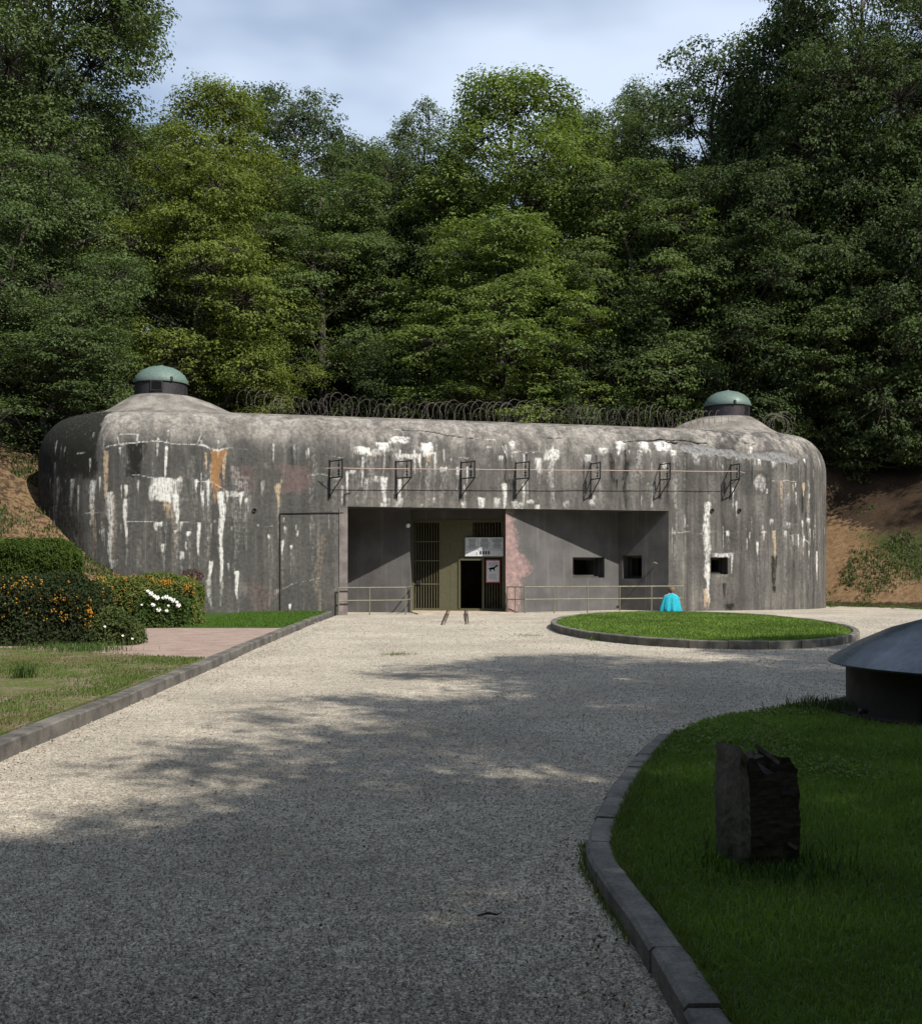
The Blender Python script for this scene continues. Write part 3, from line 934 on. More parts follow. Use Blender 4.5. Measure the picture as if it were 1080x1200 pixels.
me = mesh_np('facade', np.stack([U3, V3, Z3], -1).reshape(-1, 3), F[~hole], M_FACADE, True)
point_rgba(me, 'stain', np.stack([ch['W'], ch['K'], ch['C'], ch['R']], -1).reshape(-1, 4))
point_rgba(me, 'wear', np.stack([ch['P'], ch['D'], ch['S'], paint], -1).reshape(-1, 4))
facade = obj('facade', me, bunker)

# roof slab with a thin lip, closed at the back
rim_s = np.concatenate([np.linspace(-11.5, 0, 30), np.linspace(0.5, LS - 0.5, 12), np.linspace(LS, LS + 10.5, 30)])
ru, rv = outline(rim_s, RIN - 0.02)
rim = list(zip(ru.tolist(), rv.tolist()))
MB().prism(rim, ROOF_Z - 0.25, ROOF_Z + 0.012).build('roof', M_ROOFC, bunker)
lu, lv = outline(rim_s, RIN + 0.25)
MB().prism(list(zip(lu.tolist(), lv.tolist())), ROOF_Z + 0.013, ROOF_Z + 0.10).build('roof_screed', M_ROOFC, bunker, bevel=0.02)
# concrete collars that carry the steel cupolas
CUP = [(-5.75, 4.2, 7.75), (16.7, 3.9, 7.72)]
for i, (cu, cv, cz) in enumerate(CUP):
    prof = [(1.0, cz), (1.12, cz - 0.02), (1.5, cz - 0.2), (2.0, cz - 0.5), (2.5, cz - 0.74), (3.0, cz - 0.88), (3.2, ROOF_Z - 0.02)]
    vs, fs, K = [], [], 96
    for j, (r, z) in enumerate(prof):
        f = j / (len(prof) - 1)
        for k in range(K):
            t = 2 * math.pi * k / K
            toward = math.cos(t) * (1 if i == 0 else -1)
            ext = (0.9 * max(0, toward) - 0.42 * max(0, -toward) - 0.35 * abs(math.sin(t))) * f
            rr = r + ext + 0.025 * math.sin(7 * t + j) * f
            vs.append((cu + rr * math.cos(t), cv + rr * math.sin(t), z))
    for j in range(len(prof) - 1):
        for k in range(K):
            a, b = j * K + k, j * K + (k + 1) % K
            fs.append((a, b, b + K, a + K))
    fs.append(tuple(range(K)))
    MB().add(vs, fs).build('cupola_collar', M_ROOFC, bunker, smooth=True)


# recess: zigzag of walls behind the overhang, each wall a slab with its own openings
def wall_panel(name, a, b, z0, z1, mat, holes=(), step=0.08, thick=0.35, pinkf=None, seed=0):
    a, b = Vector(a), Vector(b)
    L = (b - a).length
    d = (b - a) / L
    nrm = Vector((-d.y, d.x))                      # into the hill
    xb = sorted({0.0, L, *[h[0] for h in holes], *[h[1] for h in holes]})
    zb = sorted({z0, z1, *[h[2] for h in holes], *[h[3] for h in holes]})
    xs, zs = lines(xb, step), lines(zb, step)
    A, B = np.meshgrid(xs, zs, indexing='ij')
    dep = 0.006 * fbm(A + seed, B, 31, 3, 2.0)
    dep[0, :] = dep[-1, :] = 0
    X = a.x + d.x * A + nrm.x * dep
    Y = a.y + d.y * A + nrm.y * dep
    n, m = A.shape
    ix = np.arange(n * m).reshape(n, m)
    F = np.stack([ix[:-1, :-1], ix[1:, :-1], ix[1:, 1:], ix[:-1, 1:]], -1).reshape(-1, 4)
    ca, cb = (0.5 * (A[:-1, :-1] + A[1:, 1:])).ravel(), (0.5 * (B[:-1, :-1] + B[1:, 1:])).ravel()
    keep = np.ones(len(F), bool)
    for h in holes: keep &= ~((ca > h[0]) & (ca < h[1]) & (cb > h[2]) & (cb < h[3]))
    me = mesh_np(name, np.stack([X, Y, B], -1).reshape(-1, 3), F[keep], mat, False)
    point_attr(me, 'pink', np.zeros(A.size) if pinkf is None else pinkf(A, B).ravel())
    o = obj(name, me, bunker)
    for h in holes:                                # splayed firing slit behind each opening
        M = Matrix(((d.x, nrm.x, 0, a.x), (d.y, nrm.y, 0, a.y), (0, 0, 1, 0), (0, 0, 0, 1)))
        slit('embrasure', h, M)
    return o


def slit(name, h, M):
    x0, x1, z0, z1 = h
    e = bpy.data.objects.new(name, None)
    link(e, bunker)
    vs, fs = [], []
    steps = [(0.0, 0.0), (0.28, 0.0), (0.28, 0.05), (0.5, 0.05), (0.5, 0.1), (0.95, 0.1)]
    for dep, sh in steps:
        vs += [M @ Vector(p) for p in ((x0 + sh, dep, z0 + sh), (x1 - sh, dep, z0 + sh), (x1 - sh, dep, z1 - sh), (x0 + sh, dep, z1 - sh))]
    for j in range(len(steps) - 1):
        for k in range(4):
            a_, b_ = j * 4 + k, j * 4 + (k + 1) % 4
            fs.append((a_, b_, b_ + 4, a_ + 4))
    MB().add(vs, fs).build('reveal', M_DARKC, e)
    l = (len(steps) - 1) * 4
    MB().add([vs[l + k] for k in range(4)], [(0, 1, 2, 3)]).build('dark_back', M_BLACK, e)  # black sheet standing in for the darkness inside the slit
    MB().box(x0 + 0.3 * (x1 - x0), x0 + 0.36 * (x1 - x0), 0.6, 0.68, z0 + 0.1, z1 - 0.1, M).build('slit_bar', M_IRON, e)


def pink_pillar(A, B):
    # flaked pink render round the corner, tongue at mid height
    w = 0.5 + 0.62 * np.exp(-((B - 1.6) / 0.5) ** 2) + 0.1 * (B < 1.0) - 0.1 * sstep(2.6, 3.4, B) + 0.12 * fbm(A, B, 33, 3, 1.5)
    return (1 - sstep(w - 0.4, w + 0.4, A)) * 0.9


BAY = [(0.35, 0.0), (0.63, 2.35), (2.79, 1.3), (3.1, 2.3), (6.22, 0.9), (6.0, 0.15), (10.95, 1.7), (12.2, 0.0)]
wall_panel('recess_side_wall', BAY[0], BAY[1], -0.1, SOFFIT, M_JAMB, seed=1)
wall_panel('recess_wall', BAY[1], BAY[2], -0.1, SOFFIT, M_BAY, seed=2)
wall_panel('recess_return', BAY[2], BAY[3], -0.1, SOFFIT, M_BAY, seed=3)
wall_panel('gate_lintel', BAY[3], BAY[4], 3.33, SOFFIT, M_BAY, seed=4)
wall_panel('recess_return', BAY[4], BAY[5], -0.1, SOFFIT, M_BAY, pinkf=lambda A, B: np.ones_like(A), seed=5)
wall_panel('recess_wall', BAY[5], BAY[6], -0.1, SOFFIT, M_BAY, [(3.0, 4.5, 1.22, 1.98)], pinkf=pink_pillar, seed=6)
wall_panel('recess_wall', BAY[6], BAY[7], -0.1, SOFFIT, M_BAY, [(0.17, 1.0, 1.18, 2.05)], seed=7)
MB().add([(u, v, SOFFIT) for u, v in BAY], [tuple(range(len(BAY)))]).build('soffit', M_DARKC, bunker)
slit('embrasure', (W_S0 + UL, W_S1 + UL, W_Q0, W_Q1), Matrix.Identity(4))
# rounded pilaster left of the recess
MB().box(0.06, 0.35, -0.035, 0.1, -0.05, SOFFIT - 0.06).build('jamb', M_JAMB, bunker, bevel=0.012)
# tunnel behind the gate
g0, g1 = Vector(BAY[3]), Vector(BAY[4])
gd = (g1 - g0).normalized()
gn = Vector((-gd.y, gd.x))
GL = (g1 - g0).length
GM = Matrix(((gd.x, gn.x, 0, g0.x), (gd.y, gn.y, 0, g0.y), (0, 0, 1, 0), (0, 0, 0, 1)))
tn = MB()
vs = [GM @ Vector(p) for p in ((0.02, 0.12, 0), (GL - 0.02, 0.12, 0), (GL - 0.02, 0.12, 3.33), (0.02, 0.12, 3.33),
                              (0.02, 7.0, 0), (GL - 0.02, 7.0, 0), (GL - 0.02, 7.0, 3.33), (0.02, 7.0, 3.33))]
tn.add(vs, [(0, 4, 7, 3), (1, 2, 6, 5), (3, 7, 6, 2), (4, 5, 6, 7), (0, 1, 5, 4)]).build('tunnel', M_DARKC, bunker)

# black stubs standing for the small dark holes, conduit
for (s, q) in ((2.94, 3.51), (19.65, 3.72), (20.77, 3.73)):
    u = s + UL
    MB().lathe([(0.075, 0), (0.075, 0.05), (0.05, 0.05), (0.05, 0.004)], 14).build('dark_hole_stub', M_IRON, bunker).matrix_basis = Matrix.Translation((u, 0.0, q)) @ Matrix.Rotation(R(90), 4, 'X')
MB().tube([(-1.92, -0.03, 0.05), (-1.92, -0.03, 3.42), (-0.25, -0.03, 3.46), (0.2, -0.03, 3.46)], 0.02, 6).build('conduit', M_IRON, bunker)
MB().tube([(0.25, -0.02, 3.72), (0.25, -0.02, 4.1), (0.45, -0.03, 4.15)], 0.012, 5).build('cable_tail', M_IRON, bunker)
for (z, dz) in ((3.1, 0), (2.55, 0)):
    MB().lathe([(0.0, 0.09), (0.06, 0.08), (0.085, 0.03), (0.085, 0.0)], 14, cap=False).build('wall_lamp', M_LAMP, bunker, True).matrix_basis = Matrix.Translation((2.72 + (0.05 if z < 3 else 0), 1.3 + (0.25 if z < 3 else -0.02), z)) @ Matrix.Rotation(R(90), 4, 'X')
MB().tube([(11.9, 0.37, 1.75), (11.7, 0.2, 1.79)], 0.035, 8).build('hook', M_RAIL, bunker)

# ------------------------------------------------------------------ entrance gate (frame, bars, olive panel, doorway)
gate = bpy.data.objects.new('entrance_gate', None)
link(gate, bunker)
gate.matrix_local = GM
T = 0.06


def gpart(name, mat, *boxes, bevel=0.0):
    b = MB()
    for bx in boxes: b.box(*bx)
    return b.build(name, mat, gate, bevel=bevel)


gpart('frame', M_OLIVE, (0.0, GL, -0.02, 0.1, 0.02, 0.12))
gpart('frame', M_OLIVE, (0.0, GL, -0.02, 0.1, 3.24, 3.329))
for x0, x1 in ((0.0, 0.07), (1.0, 1.06), (3.3, 3.41)):
    gpart('frame', M_OLIVE, (x0, x1, -0.018, 0.098, 0.121, 3.239))
gpart('panel', M_OLIVE, (1.061, 1.4, 0.0, 0.05, 0.121, 3.239))
gpart('panel', M_OLIVE, (1.404, 1.72, 0.0, 0.052, 0.121, 3.239))
gpart('panel', M_OLIVE, (1.721, 2.24, 0.0, 0.05, 1.95, 3.239))
gpart('door_frame', M_OLIVE, (1.72, 1.78, -0.04, 0.06, 0.121, 1.86))
gpart('door_frame', M_OLIVE, (2.58, 2.66, -0.04, 0.06, 0.121, 1.86))
gpart('door_frame', M_OLIVE, (1.72, 2.66, -0.042, 0.062, 1.862, 1.949))
gpart('door_frame', M_OLIVE, (2.245, 3.299, -0.02, 0.06, 1.951, 2.05))
for k in range(9):
    x = 0.13 + k * 0.098
    MB().tube([(x, 0.03, 0.1), (x, 0.03, 3.26)], 0.017, 6).build('bar', M_BAR, gate)
for k in range(10):
    x = 2.30 + k * 0.108
    MB().tube([(x, 0.03, 2.04), (x, 0.03, 3.26)], 0.017, 6).build('bar', M_BAR, gate)
for k in range(6):
    x = 2.74 + k * 0.098
    MB().tube([(x, 0.03, 0.1), (x, 0.03, 1.96)], 0.017, 6).build('bar', M_BAR, gate)
for z in (1.0, 1.85, 2.55):
    gpart('cross_bar', M_BAR, (0.071, 0.999, 0.008, 0.055, z - 0.02, z + 0.02))
gpart('lock', M_IRON, (0.16, 0.3, -0.02, 0.02, 0.98, 1.14))

# ------------------------------------------------------------------ signs at the gate
def on_gate(name):
    o = empty(name)
    o.matrix_world = Matrix.Translation((P0[0], P0[1], 0)) @ Matrix.Rotation(BUNKER_RZ, 4, 'Z') @ GM
    return o


sg = tag(on_gate('information_sign'), 'wide pale grey information board with three text panels above the doorway', 'sign')
MB().box(1.97, 3.36, -0.10, -0.07, 2.01, 2.69).build('board', M_WHITE, sg, bevel=0.006)
MB().box(2.02, 3.3, -0.069, -0.02, 2.3, 2.36).build('bracket', M_IRON, sg)
rnd = random.Random(5)
pb = MB()
for c in range(3):
    x0 = 2.01 + c * 0.452
    for r in range(8):
        z = 2.63 - r * 0.046
        ind = rnd.uniform(0.0, 0.08)
        pb.box(x0 + 0.03 + ind, x0 + 0.41 - ind, -0.1035, -0.1, z - 0.013, z + 0.011)
tag(pb.build('print', M_PRINT, sg), kind='stuff')
pf = MB()
for c in range(3):
    x0 = 1.985 + c * 0.455
    pf.box(x0, x0 + 0.008, -0.104, -0.1, 2.25, 2.68).box(x0, x0 + 0.45, -0.104, -0.1, 2.235, 2.246)
pf.build('divider', M_PRINT, sg)
pp = MB()
for k in range(4):
    x0 = 2.5 + k * 0.1
    pp.box(x0, x0 + 0.07, -0.1035, -0.1, 2.08, 2.2)
pp.build('flag_print', M_PURPLE, sg)
MB().box(2.38, 2.41, -0.1035, -0.1, 2.06, 2.16).build('pictogram', M_PRINT, sg)

ws = tag(on_gate('warning_sign'), 'small upright sign with red border and black dog figure right of the doorway', 'sign')
MB().box(2.72, 3.25, -0.09, -0.06, 1.05, 1.89).build('border', M_RED, ws, bevel=0.006)
MB().box(2.76, 3.21, -0.094, -0.088, 1.09, 1.85).build('board', M_WHITE, ws)
MB().box(2.9, 3.0, -0.06, -0.02, 1.3, 1.6).build('bracket', M_IRON, ws)
dog = [(0.0, 0.10), (0.02, 0.0), (0.05, 0.0), (0.05, 0.07), (0.14, 0.09), (0.16, 0.03), (0.19, 0.03), (0.19, 0.12), (0.24, 0.17),
       (0.3, 0.2), (0.31, 0.25), (0.25, 0.24), (0.2, 0.2), (0.15, 0.17), (0.06, 0.16), (0.0, 0.14), (-0.05, 0.11), (-0.05, 0.09)]
vs = [(2.86 + x, -0.098, 1.45 + z) for x, z in dog] + [(2.86 + x, -0.0935, 1.45 + z) for x, z in dog]
nd = len(dog)
MB().add(vs, [tuple(range(nd)), tuple(range(nd, 2 * nd))[::-1]] + [(i, nd + i, nd + (i + 1) % nd, (i + 1) % nd) for i in range(nd)]).build('dog_figure', M_BLACK, ws)
tp = MB()
for r in range(4): tp.box(2.82, 3.16, -0.0965, -0.094, 1.79 - r * 0.045, 1.806 - r * 0.045)
for r in range(4): tp.box(2.84, 3.1, -0.0965, -0.094, 1.34 - r * 0.05, 1.352 - r * 0.05)
tag(tp.build('print', M_PRINT, ws), kind='stuff')


# ------------------------------------------------------------------ things fixed to the bunker: brackets, cable, railings
def on_bunker(name, u=0, v=0, z=0):
    x, y = from_uv(u, v)
    o = empty(name, (x, y, z), BUNKER_RZ)
    return o


FEET = [(-0.26, .33), (2.01, .41), (4.33, .31), (6.32, .29), (9.15, .1), (11.85, .1), (14.72, 0.0)]
BL = ['leftmost black iron wall bracket, beside the left door jamb', 'second black iron wall bracket from the left, over the barred gate',
      'third black iron wall bracket from the left, over the doorway', 'middle black iron wall bracket, above the pink pillar',
      'fifth black iron wall bracket from the left, over the right recess', 'sixth black iron wall bracket from the left, at the recess corner',
      'rightmost black iron wall bracket, beside the dark square patch']
tips = []
for (u, a), lab in zip(FEET, BL):
    dz = 0.014 * u
    b = tag(on_bunker('wall_bracket', u, 0, 4.0 + dz), lab, 'bracket', 'iron brackets carrying the cable along the facade')
    p = -0.65
    r = 0.022
    A0, A1 = Vector((0, 0.02, 1.2)), Vector((a, p, 1.2))
    C0, C1 = Vector((0, 0.02, 0.64)), Vector((a, p, 0.64))
    MB().tube([A0, A1], r, 4).build('arm', M_IRON, b)
    MB().tube([C0, C1], r, 4).build('arm', M_IRON, b)
    MB().tube([A1 + Vector((0, 0, .03)), C1 - Vector((0, 0, .03))], r * 1.2, 4).build('post', M_IRON, b)
    MB().tube([C1, Vector((0, 0.02, 0.02))], r * 1.15, 4).build('strut', M_IRON, b)
    MB().tube([(0, -0.012, 0.0), (0, -0.012, 1.25)], r, 4).build('wall_bar', M_IRON, b)
    i0, i1 = A0.lerp(A1, 0.72), C0.lerp(C1, 0.72)
    prof = [(0.012, 0)]
    for k in range(4):
        z = 0.1 + k * 0.1
        prof += [(0.018, z - 0.03), (0.045, z - 0.01), (0.045, z + 0.012), (0.018, z + 0.03)]
    prof.append((0.012, 0.56))
    MB().lathe(prof, 8, (i1.x, i1.y, i1.z)).build('insulator', M_IRON, b)
    MB().box(-0.06, 0.06, -0.012, 0.012, -0.06, 0.1).build('foot_plate', M_IRON, b)
    tips.append((u + a * 0.93, p * 0.93, 4.0 + dz + 0.93))
cb = tag(on_bunker('facade_cable'), 'thin pink cable strung across the seven brackets', 'cable')
pts = [(tips[0][0] - 0.5, -0.35, tips[0][2])]
for k, t in enumerate(tips):
    if k:
        q = tips[k - 1]
        pts += [tuple(Vector(q).lerp(Vector(t), f) - Vector((0, 0, 0.05 * f * (1 - f)))) for f in (0.25, 0.5, 0.75)]
    pts.append(t)
pts.append((tips[-1][0] + 0.55, -0.05, tips[-1][2]))
MB().tube(pts, 0.013, 6).build('strand', M_CABLE, cb)


def railing(label, line, posts, h=0.93):
    r = tag(on_bunker('railing'), label, 'railing', 'pipe railings at the entrance')
    for z in (h, h * 0.53):
        for a, b in zip(line, line[1:]):
            MB().tube([(a[0], a[1], z), (b[0], b[1], z)], 0.021, 8).build('rail', M_RAIL, r, True)
    for (u, v) in posts:
        MB().tube([(u, v, -0.05), (u, v, h)], 0.023, 8).build('post', M_RAIL, r, True)
    return r


railing('olive pipe railing in front of the left recess', [(0.02, -0.15), (2.32, -0.15), (2.86, 1.22)],
        [(0.02, -0.15), (1.08, -0.15), (2.32, -0.15), (2.84, 1.2)])
railing('long olive pipe railing below the pink pillar and right recess', [(6.02, 0.05), (6.5, -0.5), (12.55, -0.5)],
        [(6.03, 0.04), (6.24, -0.2), (6.5, -0.5), (7.58, -0.5), (8.83, -0.5), (10.06, -0.5), (11.29, -0.5), (12.5, -0.5)])

# steel cupolas on the roof
for i, ((cu, cv, cz), lab) in enumerate(zip(CUP, ('green domed steel cupola on the left end of the roof, half behind leaves',
                                                'green domed steel cupola on the right end of the roof beside wire coils'))):
    c = tag(on_bunker('observation_cupola', cu, cv, cz - 0.03), lab, 'cupola', 'steel observation cupolas on the bunker roof')
    MB().lathe([(0.9, 0), (0.9, 0.52), (0.88, 0.53)], 40).build('ring', M_STEEL, c, True)
    dp = [(0.95, 0.5), (0.96, 0.54), (0.93, 0.66), (0.84, 0.82), (0.68, 0.97), (0.46, 1.08), (0.22, 1.14), (0.1, 1.15), (0.09, 1.18), (0.0, 1.19)]
    MB().lathe(dp, 40, cap=False).build('dome', M_GREEN, c, True)
    for ang, w, hh in (((-100 if i == 0 else -62), 0.34 if i == 0 else 0.16, 0.3), (25, 0.3, 0.25), (160, 0.3, 0.25)):
        Mx = Matrix.Rotation(R(ang), 4, 'Z')
        bx = MB().box(0.8, 0.93, -w / 2 - 0.04, w / 2 + 0.04, 0.14, 0.14 + hh + 0.07, Mx).build('slit_frame', M_STEEL, c)
        MB().box(0.9, 0.936, -w / 2, w / 2, 0.18, 0.18 + hh - 0.01, Mx).build('slit', M_BLACK, bx)
    Mx = Matrix.Rotation(R(-68 if i == 0 else -100), 4, 'Z')
    MB().box(0.9, 1.0, -0.04, 0.04, 0.52, 0.66, Mx).build('lifting_lug', M_STEEL, c, bevel=0.01)

# barbed wire coils along the roof
def coil(label, u0, u1, v, r, pitch, z, seed, sag=0.06):
    rnd = random.Random(seed)
    root = tag(on_bunker('barbed_wire', u0, v, z), label, 'barbed wire', 'barbed wire coils along the roof edge')
    n = int((u1 - u0) / pitch * 20)
    pts = []
    wv = [rnd.uniform(0.72, 1.2) for _ in range(n // 20 + 3)]
    for k in range(n):
        t = 2 * math.pi * k / 20 * (1 if seed % 2 else -1)
        uu = (u1 - u0) * k / n
        rr = r * (1 + 0.16 * math.sin(uu * 1.7 + seed) + 0.12 * math.sin(t * 0.37 + seed) + 0.1 * math.sin(t * 0.113))
        f_ = k / 20 - k // 20
        rr *= wv[k // 20] * (1 - f_) + wv[k // 20 + 1] * f_
        pts.append((uu + 0.75 * rr * math.cos(t) + 0.05 * math.sin(uu * 3), rr * math.cos(t) * 0.55, r + rr * math.sin(t) - sag * abs(math.sin(uu * 0.9))))
    MB().tube(pts, 0.0062, 3).build('coil', M_WIRE, root)
    bb = MB()
    for k in range(0, n, 5):
        p = Vector(pts[k])
        for _ in range(2):
            d = Vector((rnd.uniform(-1, 1), rnd.uniform(-1, 1), rnd.uniform(-1, 1))).normalized() * 0.035
            bb.tube([p - d, p + d], 0.005, 3, False)
    tag(bb.build('barb', M_WIRE, root), kind='stuff')
    return root


coil('barbed wire coil on the roof right of the left cupola', -3.0, 3.4, 2.1, 0.42, 0.3, ROOF_Z + 0.1, 1)
coil('barbed wire coil on the middle of the bunker roof', 3.0, 9.6, 2.0, 0.42, 0.29, ROOF_Z + 0.1, 2)
coil('barbed wire coil on the roof running up to the right cupola', 9.3, 15.6, 2.0, 0.42, 0.27, ROOF_Z + 0.1, 3)
coil('second looser barbed wire coil tangled along the right half of the roof', 6.0, 15.2, 2.4, 0.4, 0.43, ROOF_Z + 0.1, 6)
coil('second looser barbed wire coil tangled along the left half of the roof', -2.6, 6.5, 2.4, 0.38, 0.47, ROOF_Z + 0.1, 8)
# rolled-up end: wide loops facing the drive
rw = tag(on_bunker('barbed_wire', 18.55, 2.6, ROOF_Z + 0.05), 'bunched barbed wire roll right of the right cupola', 'barbed wire', 'barbed wire coils along the roof edge')
rnd = random.Random(31)
lp = []
for k in range(9 * 28):
    t = 2 * math.pi * k / 28
    rr = 0.5 * (1 + 0.14 * math.sin(k / 28 * 2.1)) * (0.9 + 0.12 * math.sin(k / 28 * 5.3))
    lp.append((rr * math.cos(t) + 0.12 * math.sin(k / 28 * 1.7), k / 252 * 0.9, 0.5 + rr * math.sin(t) * 0.97))
MB().tube(lp, 0.007, 3).build('coil', M_WIRE, rw)

# concrete apron with the two narrow-gauge rails
ap = [from_uv(u, v) for u, v in ((2.75, -0.2), (6.15, -0.25), (6.05, 0.2), (6.2, 1.1), (3.15, 2.5), (2.85, 1.4))]
poly_sheet('entrance_apron', ap, 0.035, M_APRON, 'worn pinkish concrete apron before the gate', 'pavement')
tr = tag(on_bunker('rail_track'), 'two rusty narrow-gauge rails running out of the gate', 'rail track')
tr.location = (0, 0, 0)
tr.rotation_euler = (0, 0, 0)
for (x0, y0, x1, y1) in ((-0.48, 40.4, -0.55, 31.2), (0.157, 40.2, 0.14, 31.6)):
    for off, wd, h0, h1 in ((0.0, 0.03, 0.055, 0.012), (0.075, 0.012, 0.045, 0.006)):
        vs = []
        for (x, y, h) in ((x0, y0, h0), (x1, y1, h1)):
            vs += [(x + off - wd, y, -0.05), (x + off + wd, y, -0.05), (x + off + wd, y, h), (x + off - wd, y, h)]
        MB().add(vs, [(0, 1, 2, 3), (4, 7, 6, 5), (0, 4, 5, 1), (1, 5, 6, 2), (2, 6, 7, 3), (3, 7, 4, 0)]).build('rail' if off == 0 else 'guard_strip', M_STEELRAIL, tr)

# ------------------------------------------------------------------ steel cupola cover in the right foreground
M_COVER = mat_metal('sky_sheen_steel', (0.085, 0.105, 0.13), 0.3, 0.25, 0.25, 0.5, 2.0, (0.05, 0.05, 0.045))  # blue sheen of the sky put partly into the base colour
M_DRUM = mat_metal('dark_drum_steel', (0.02, 0.02, 0.016), 0.6, 0.0, 0.4, 0.3, 3.0)
cc = tag(empty('cupola_cover', (5.9, 12.2, 0.05)), 'low dark steel drum with shallow blue-grey domed lid in right foreground', 'steel cover')
MB().lathe([(1.6, 0.0), (1.58, 0.04), (1.58, 0.58)], 64).build('drum', M_DRUM, cc, True)
MB().lathe([(1.5, 0.54), (1.77, 0.55), (1.78, 0.57), (1.7, 0.63), (1.45, 0.78), (1.1, 0.94), (0.7, 1.06), (0.3, 1.13), (0.0, 1.15)], 64, cap=False).build('lid', M_COVER, cc, True)
MB().lathe([(1.5, 0.0), (1.78, 0.0), (1.78, 0.05), (1.6, 0.06)], 48).build('footing', M_DRUM, cc)
for k in range(4):
    t = 2 * math.pi * (k + 0.42) / 4
    Mx = Matrix.Rotation(t, 4, 'Z')
    MB().box(1.57, 1.6, -0.015, 0.015, 0.06, 0.53, Mx).build('rib', M_DRUM, cc)
MB().tube([(-1.62, -0.5, 0.1), (-1.7, -0.52, 0.12), (-1.72, -0.6, 0.1)], 0.025, 6).build('hinge', M_IRON, cc)

# ------------------------------------------------------------------ weathered timber post
def mat_timber():
    t = NT('weathered_timber')
    v = t.coords(scale=(3, 3, 26))
    n = t.noise(v, 1.0, 6, 0.65)
    n2 = t.noise(t.coords(), 12, 5)
    c = t.ramp(n, [(0.3, (0.022, 0.017, 0.014)), (0.55, (0.058, 0.046, 0.038)), (0.8, (0.105, 0.087, 0.073))])
    c = t.mix(t.rng(n2, 0.6, 0.8, 0, 0.5), c, (0.03, 0.022, 0.02))
    t.bump(t.math('ADD', n, t.math('MULTIPLY', n2, 0.5)), 0.8, 0.02)
    return t.done(c, 0.85, 0.2)


M_TIMBER = mat_timber()
M_TIMBER_CUT = mat_concrete('grey_sawn_timber', (0.115, 0.102, 0.086), (0.19, 0.17, 0.145), 6.0, 0.3, 0.2, 40)
tp_ = tag(empty('timber_post', (1.64, 6.12, 0.06), R(14)), 'squat split weathered timber block standing in the shaded lawn', 'timber post')
tp_.scale = (0.79, 0.85, 1.02)
rs = np.random.RandomState(4)


def timber_block(name, x0, x1, y0, y1, topf, mat, lean=0.0, seed=0, bulge=0.02):
    """rough-hewn block: a grid skin with a sloping top topf(x)"""
    nx_, nz_ = 12, 26
    ring = [(x0 + (x1 - x0) * i / nx_, y0) for i in range(nx_)] + [(x1, y0 + (y1 - y0) * i / 8) for i in range(8)] + \
           [(x1 - (x1 - x0) * i / nx_, y1) for i in range(nx_)] + [(x0, y1 - (y1 - y0) * i / 8) for i in range(8)]
    m = len(ring)
    vs, fs = [], []
    for j in range(nz_ + 1):
        for (x, y) in ring:
            f = j / nz_
            z = -0.06 + (topf(x, y) + 0.06) * f
            nn = mnoise.noise(Vector((x * 5 + seed, y * 5, z * 14))) * 0.013 + mnoise.noise(Vector((x * 22, y * 22 + seed, z * 40))) * 0.01
            cx_, cy_ = (x0 + x1) / 2, (y0 + y1) / 2
            d = Vector((x - cx_, y - cy_, 0)).normalized()
            bl = bulge * math.sin(math.pi * min(1, f * 1.1))
            vs.append((x + d.x * (nn + bl) + lean * z, y + d.y * (nn + bl), z))
    for j in range(nz_):
        for k in range(m):
            a, b = j * m + k, j * m + (k + 1) % m
            fs.append((a, b, b + m, a + m))
    top = nz_ * m
    c = len(vs)
    zc = sum(vs[top + k][2] for k in range(m)) / m
    vs.append(((x0 + x1) / 2, (y0 + y1) / 2, zc + 0.004))
    fs += [(top + k, top + (k + 1) % m, c) for k in range(m)]
    return MB().add(vs, fs).build(name, mat, tp_, False)


timber_block('facing', -0.225, -0.165, -0.16, 0.16, lambda x, y: 0.655 - 0.5 * (y + 0.16) * 0.1 - 1.2 * (x + 0.225), M_TIMBER_CUT, -0.015, 1)
timber_block('block', -0.163, 0.075, -0.155, 0.15, lambda x, y: 0.59 - 0.55 * max(0, (x + 0.163) - 0.0) * (1 if y < 0 else 0.2) + 0.02 * math.sin(x * 40), M_TIMBER, -0.01, 2)
timber_block('block', 0.082, 0.215, -0.15, 0.15, lambda x, y: 0.585 - 0.12 * max(0, x - 0.15) / 0.065 * 0.6, M_TIMBER, -0.01, 3)
MB().box(0.06, 0.13, -0.175, -0.155, 0.16, 0.18, Matrix.Rotation(R(25), 4, 'Y')).build('splinter', M_TIMBER_CUT, tp_)
MB().box(-0.16, 0.05, -0.172, -0.15, 0.5, 0.52, Matrix.Rotation(R(30), 4, 'Y') @ Matrix.Translation((-0.28, 0, 0.0))).build('splinter', M_TIMBER_CUT, tp_)

# ------------------------------------------------------------------ person seated on the oval kerb, seen from behind
M_SKIN = mat_flat('skin', (0.42, 0.27, 0.2), 0.6)
M_HAIR = mat_flat('brown_hair', (0.13, 0.085, 0.05), 0.6, 0.3, 0.4, 60)
M_JACKET = mat_flat('cyan_cloth', (0.022, 0.3, 0.385), 0.85, 0.15, 0.2, 12)
M_TROUSER = mat_flat('dark_trousers', (0.03, 0.032, 0.04), 0.8)
pr = tag(empty('person', (6.95, 36.72, 0.16), R(-6)), 'person in a bright cyan jacket seated on the oval kerb, back turned', 'person')


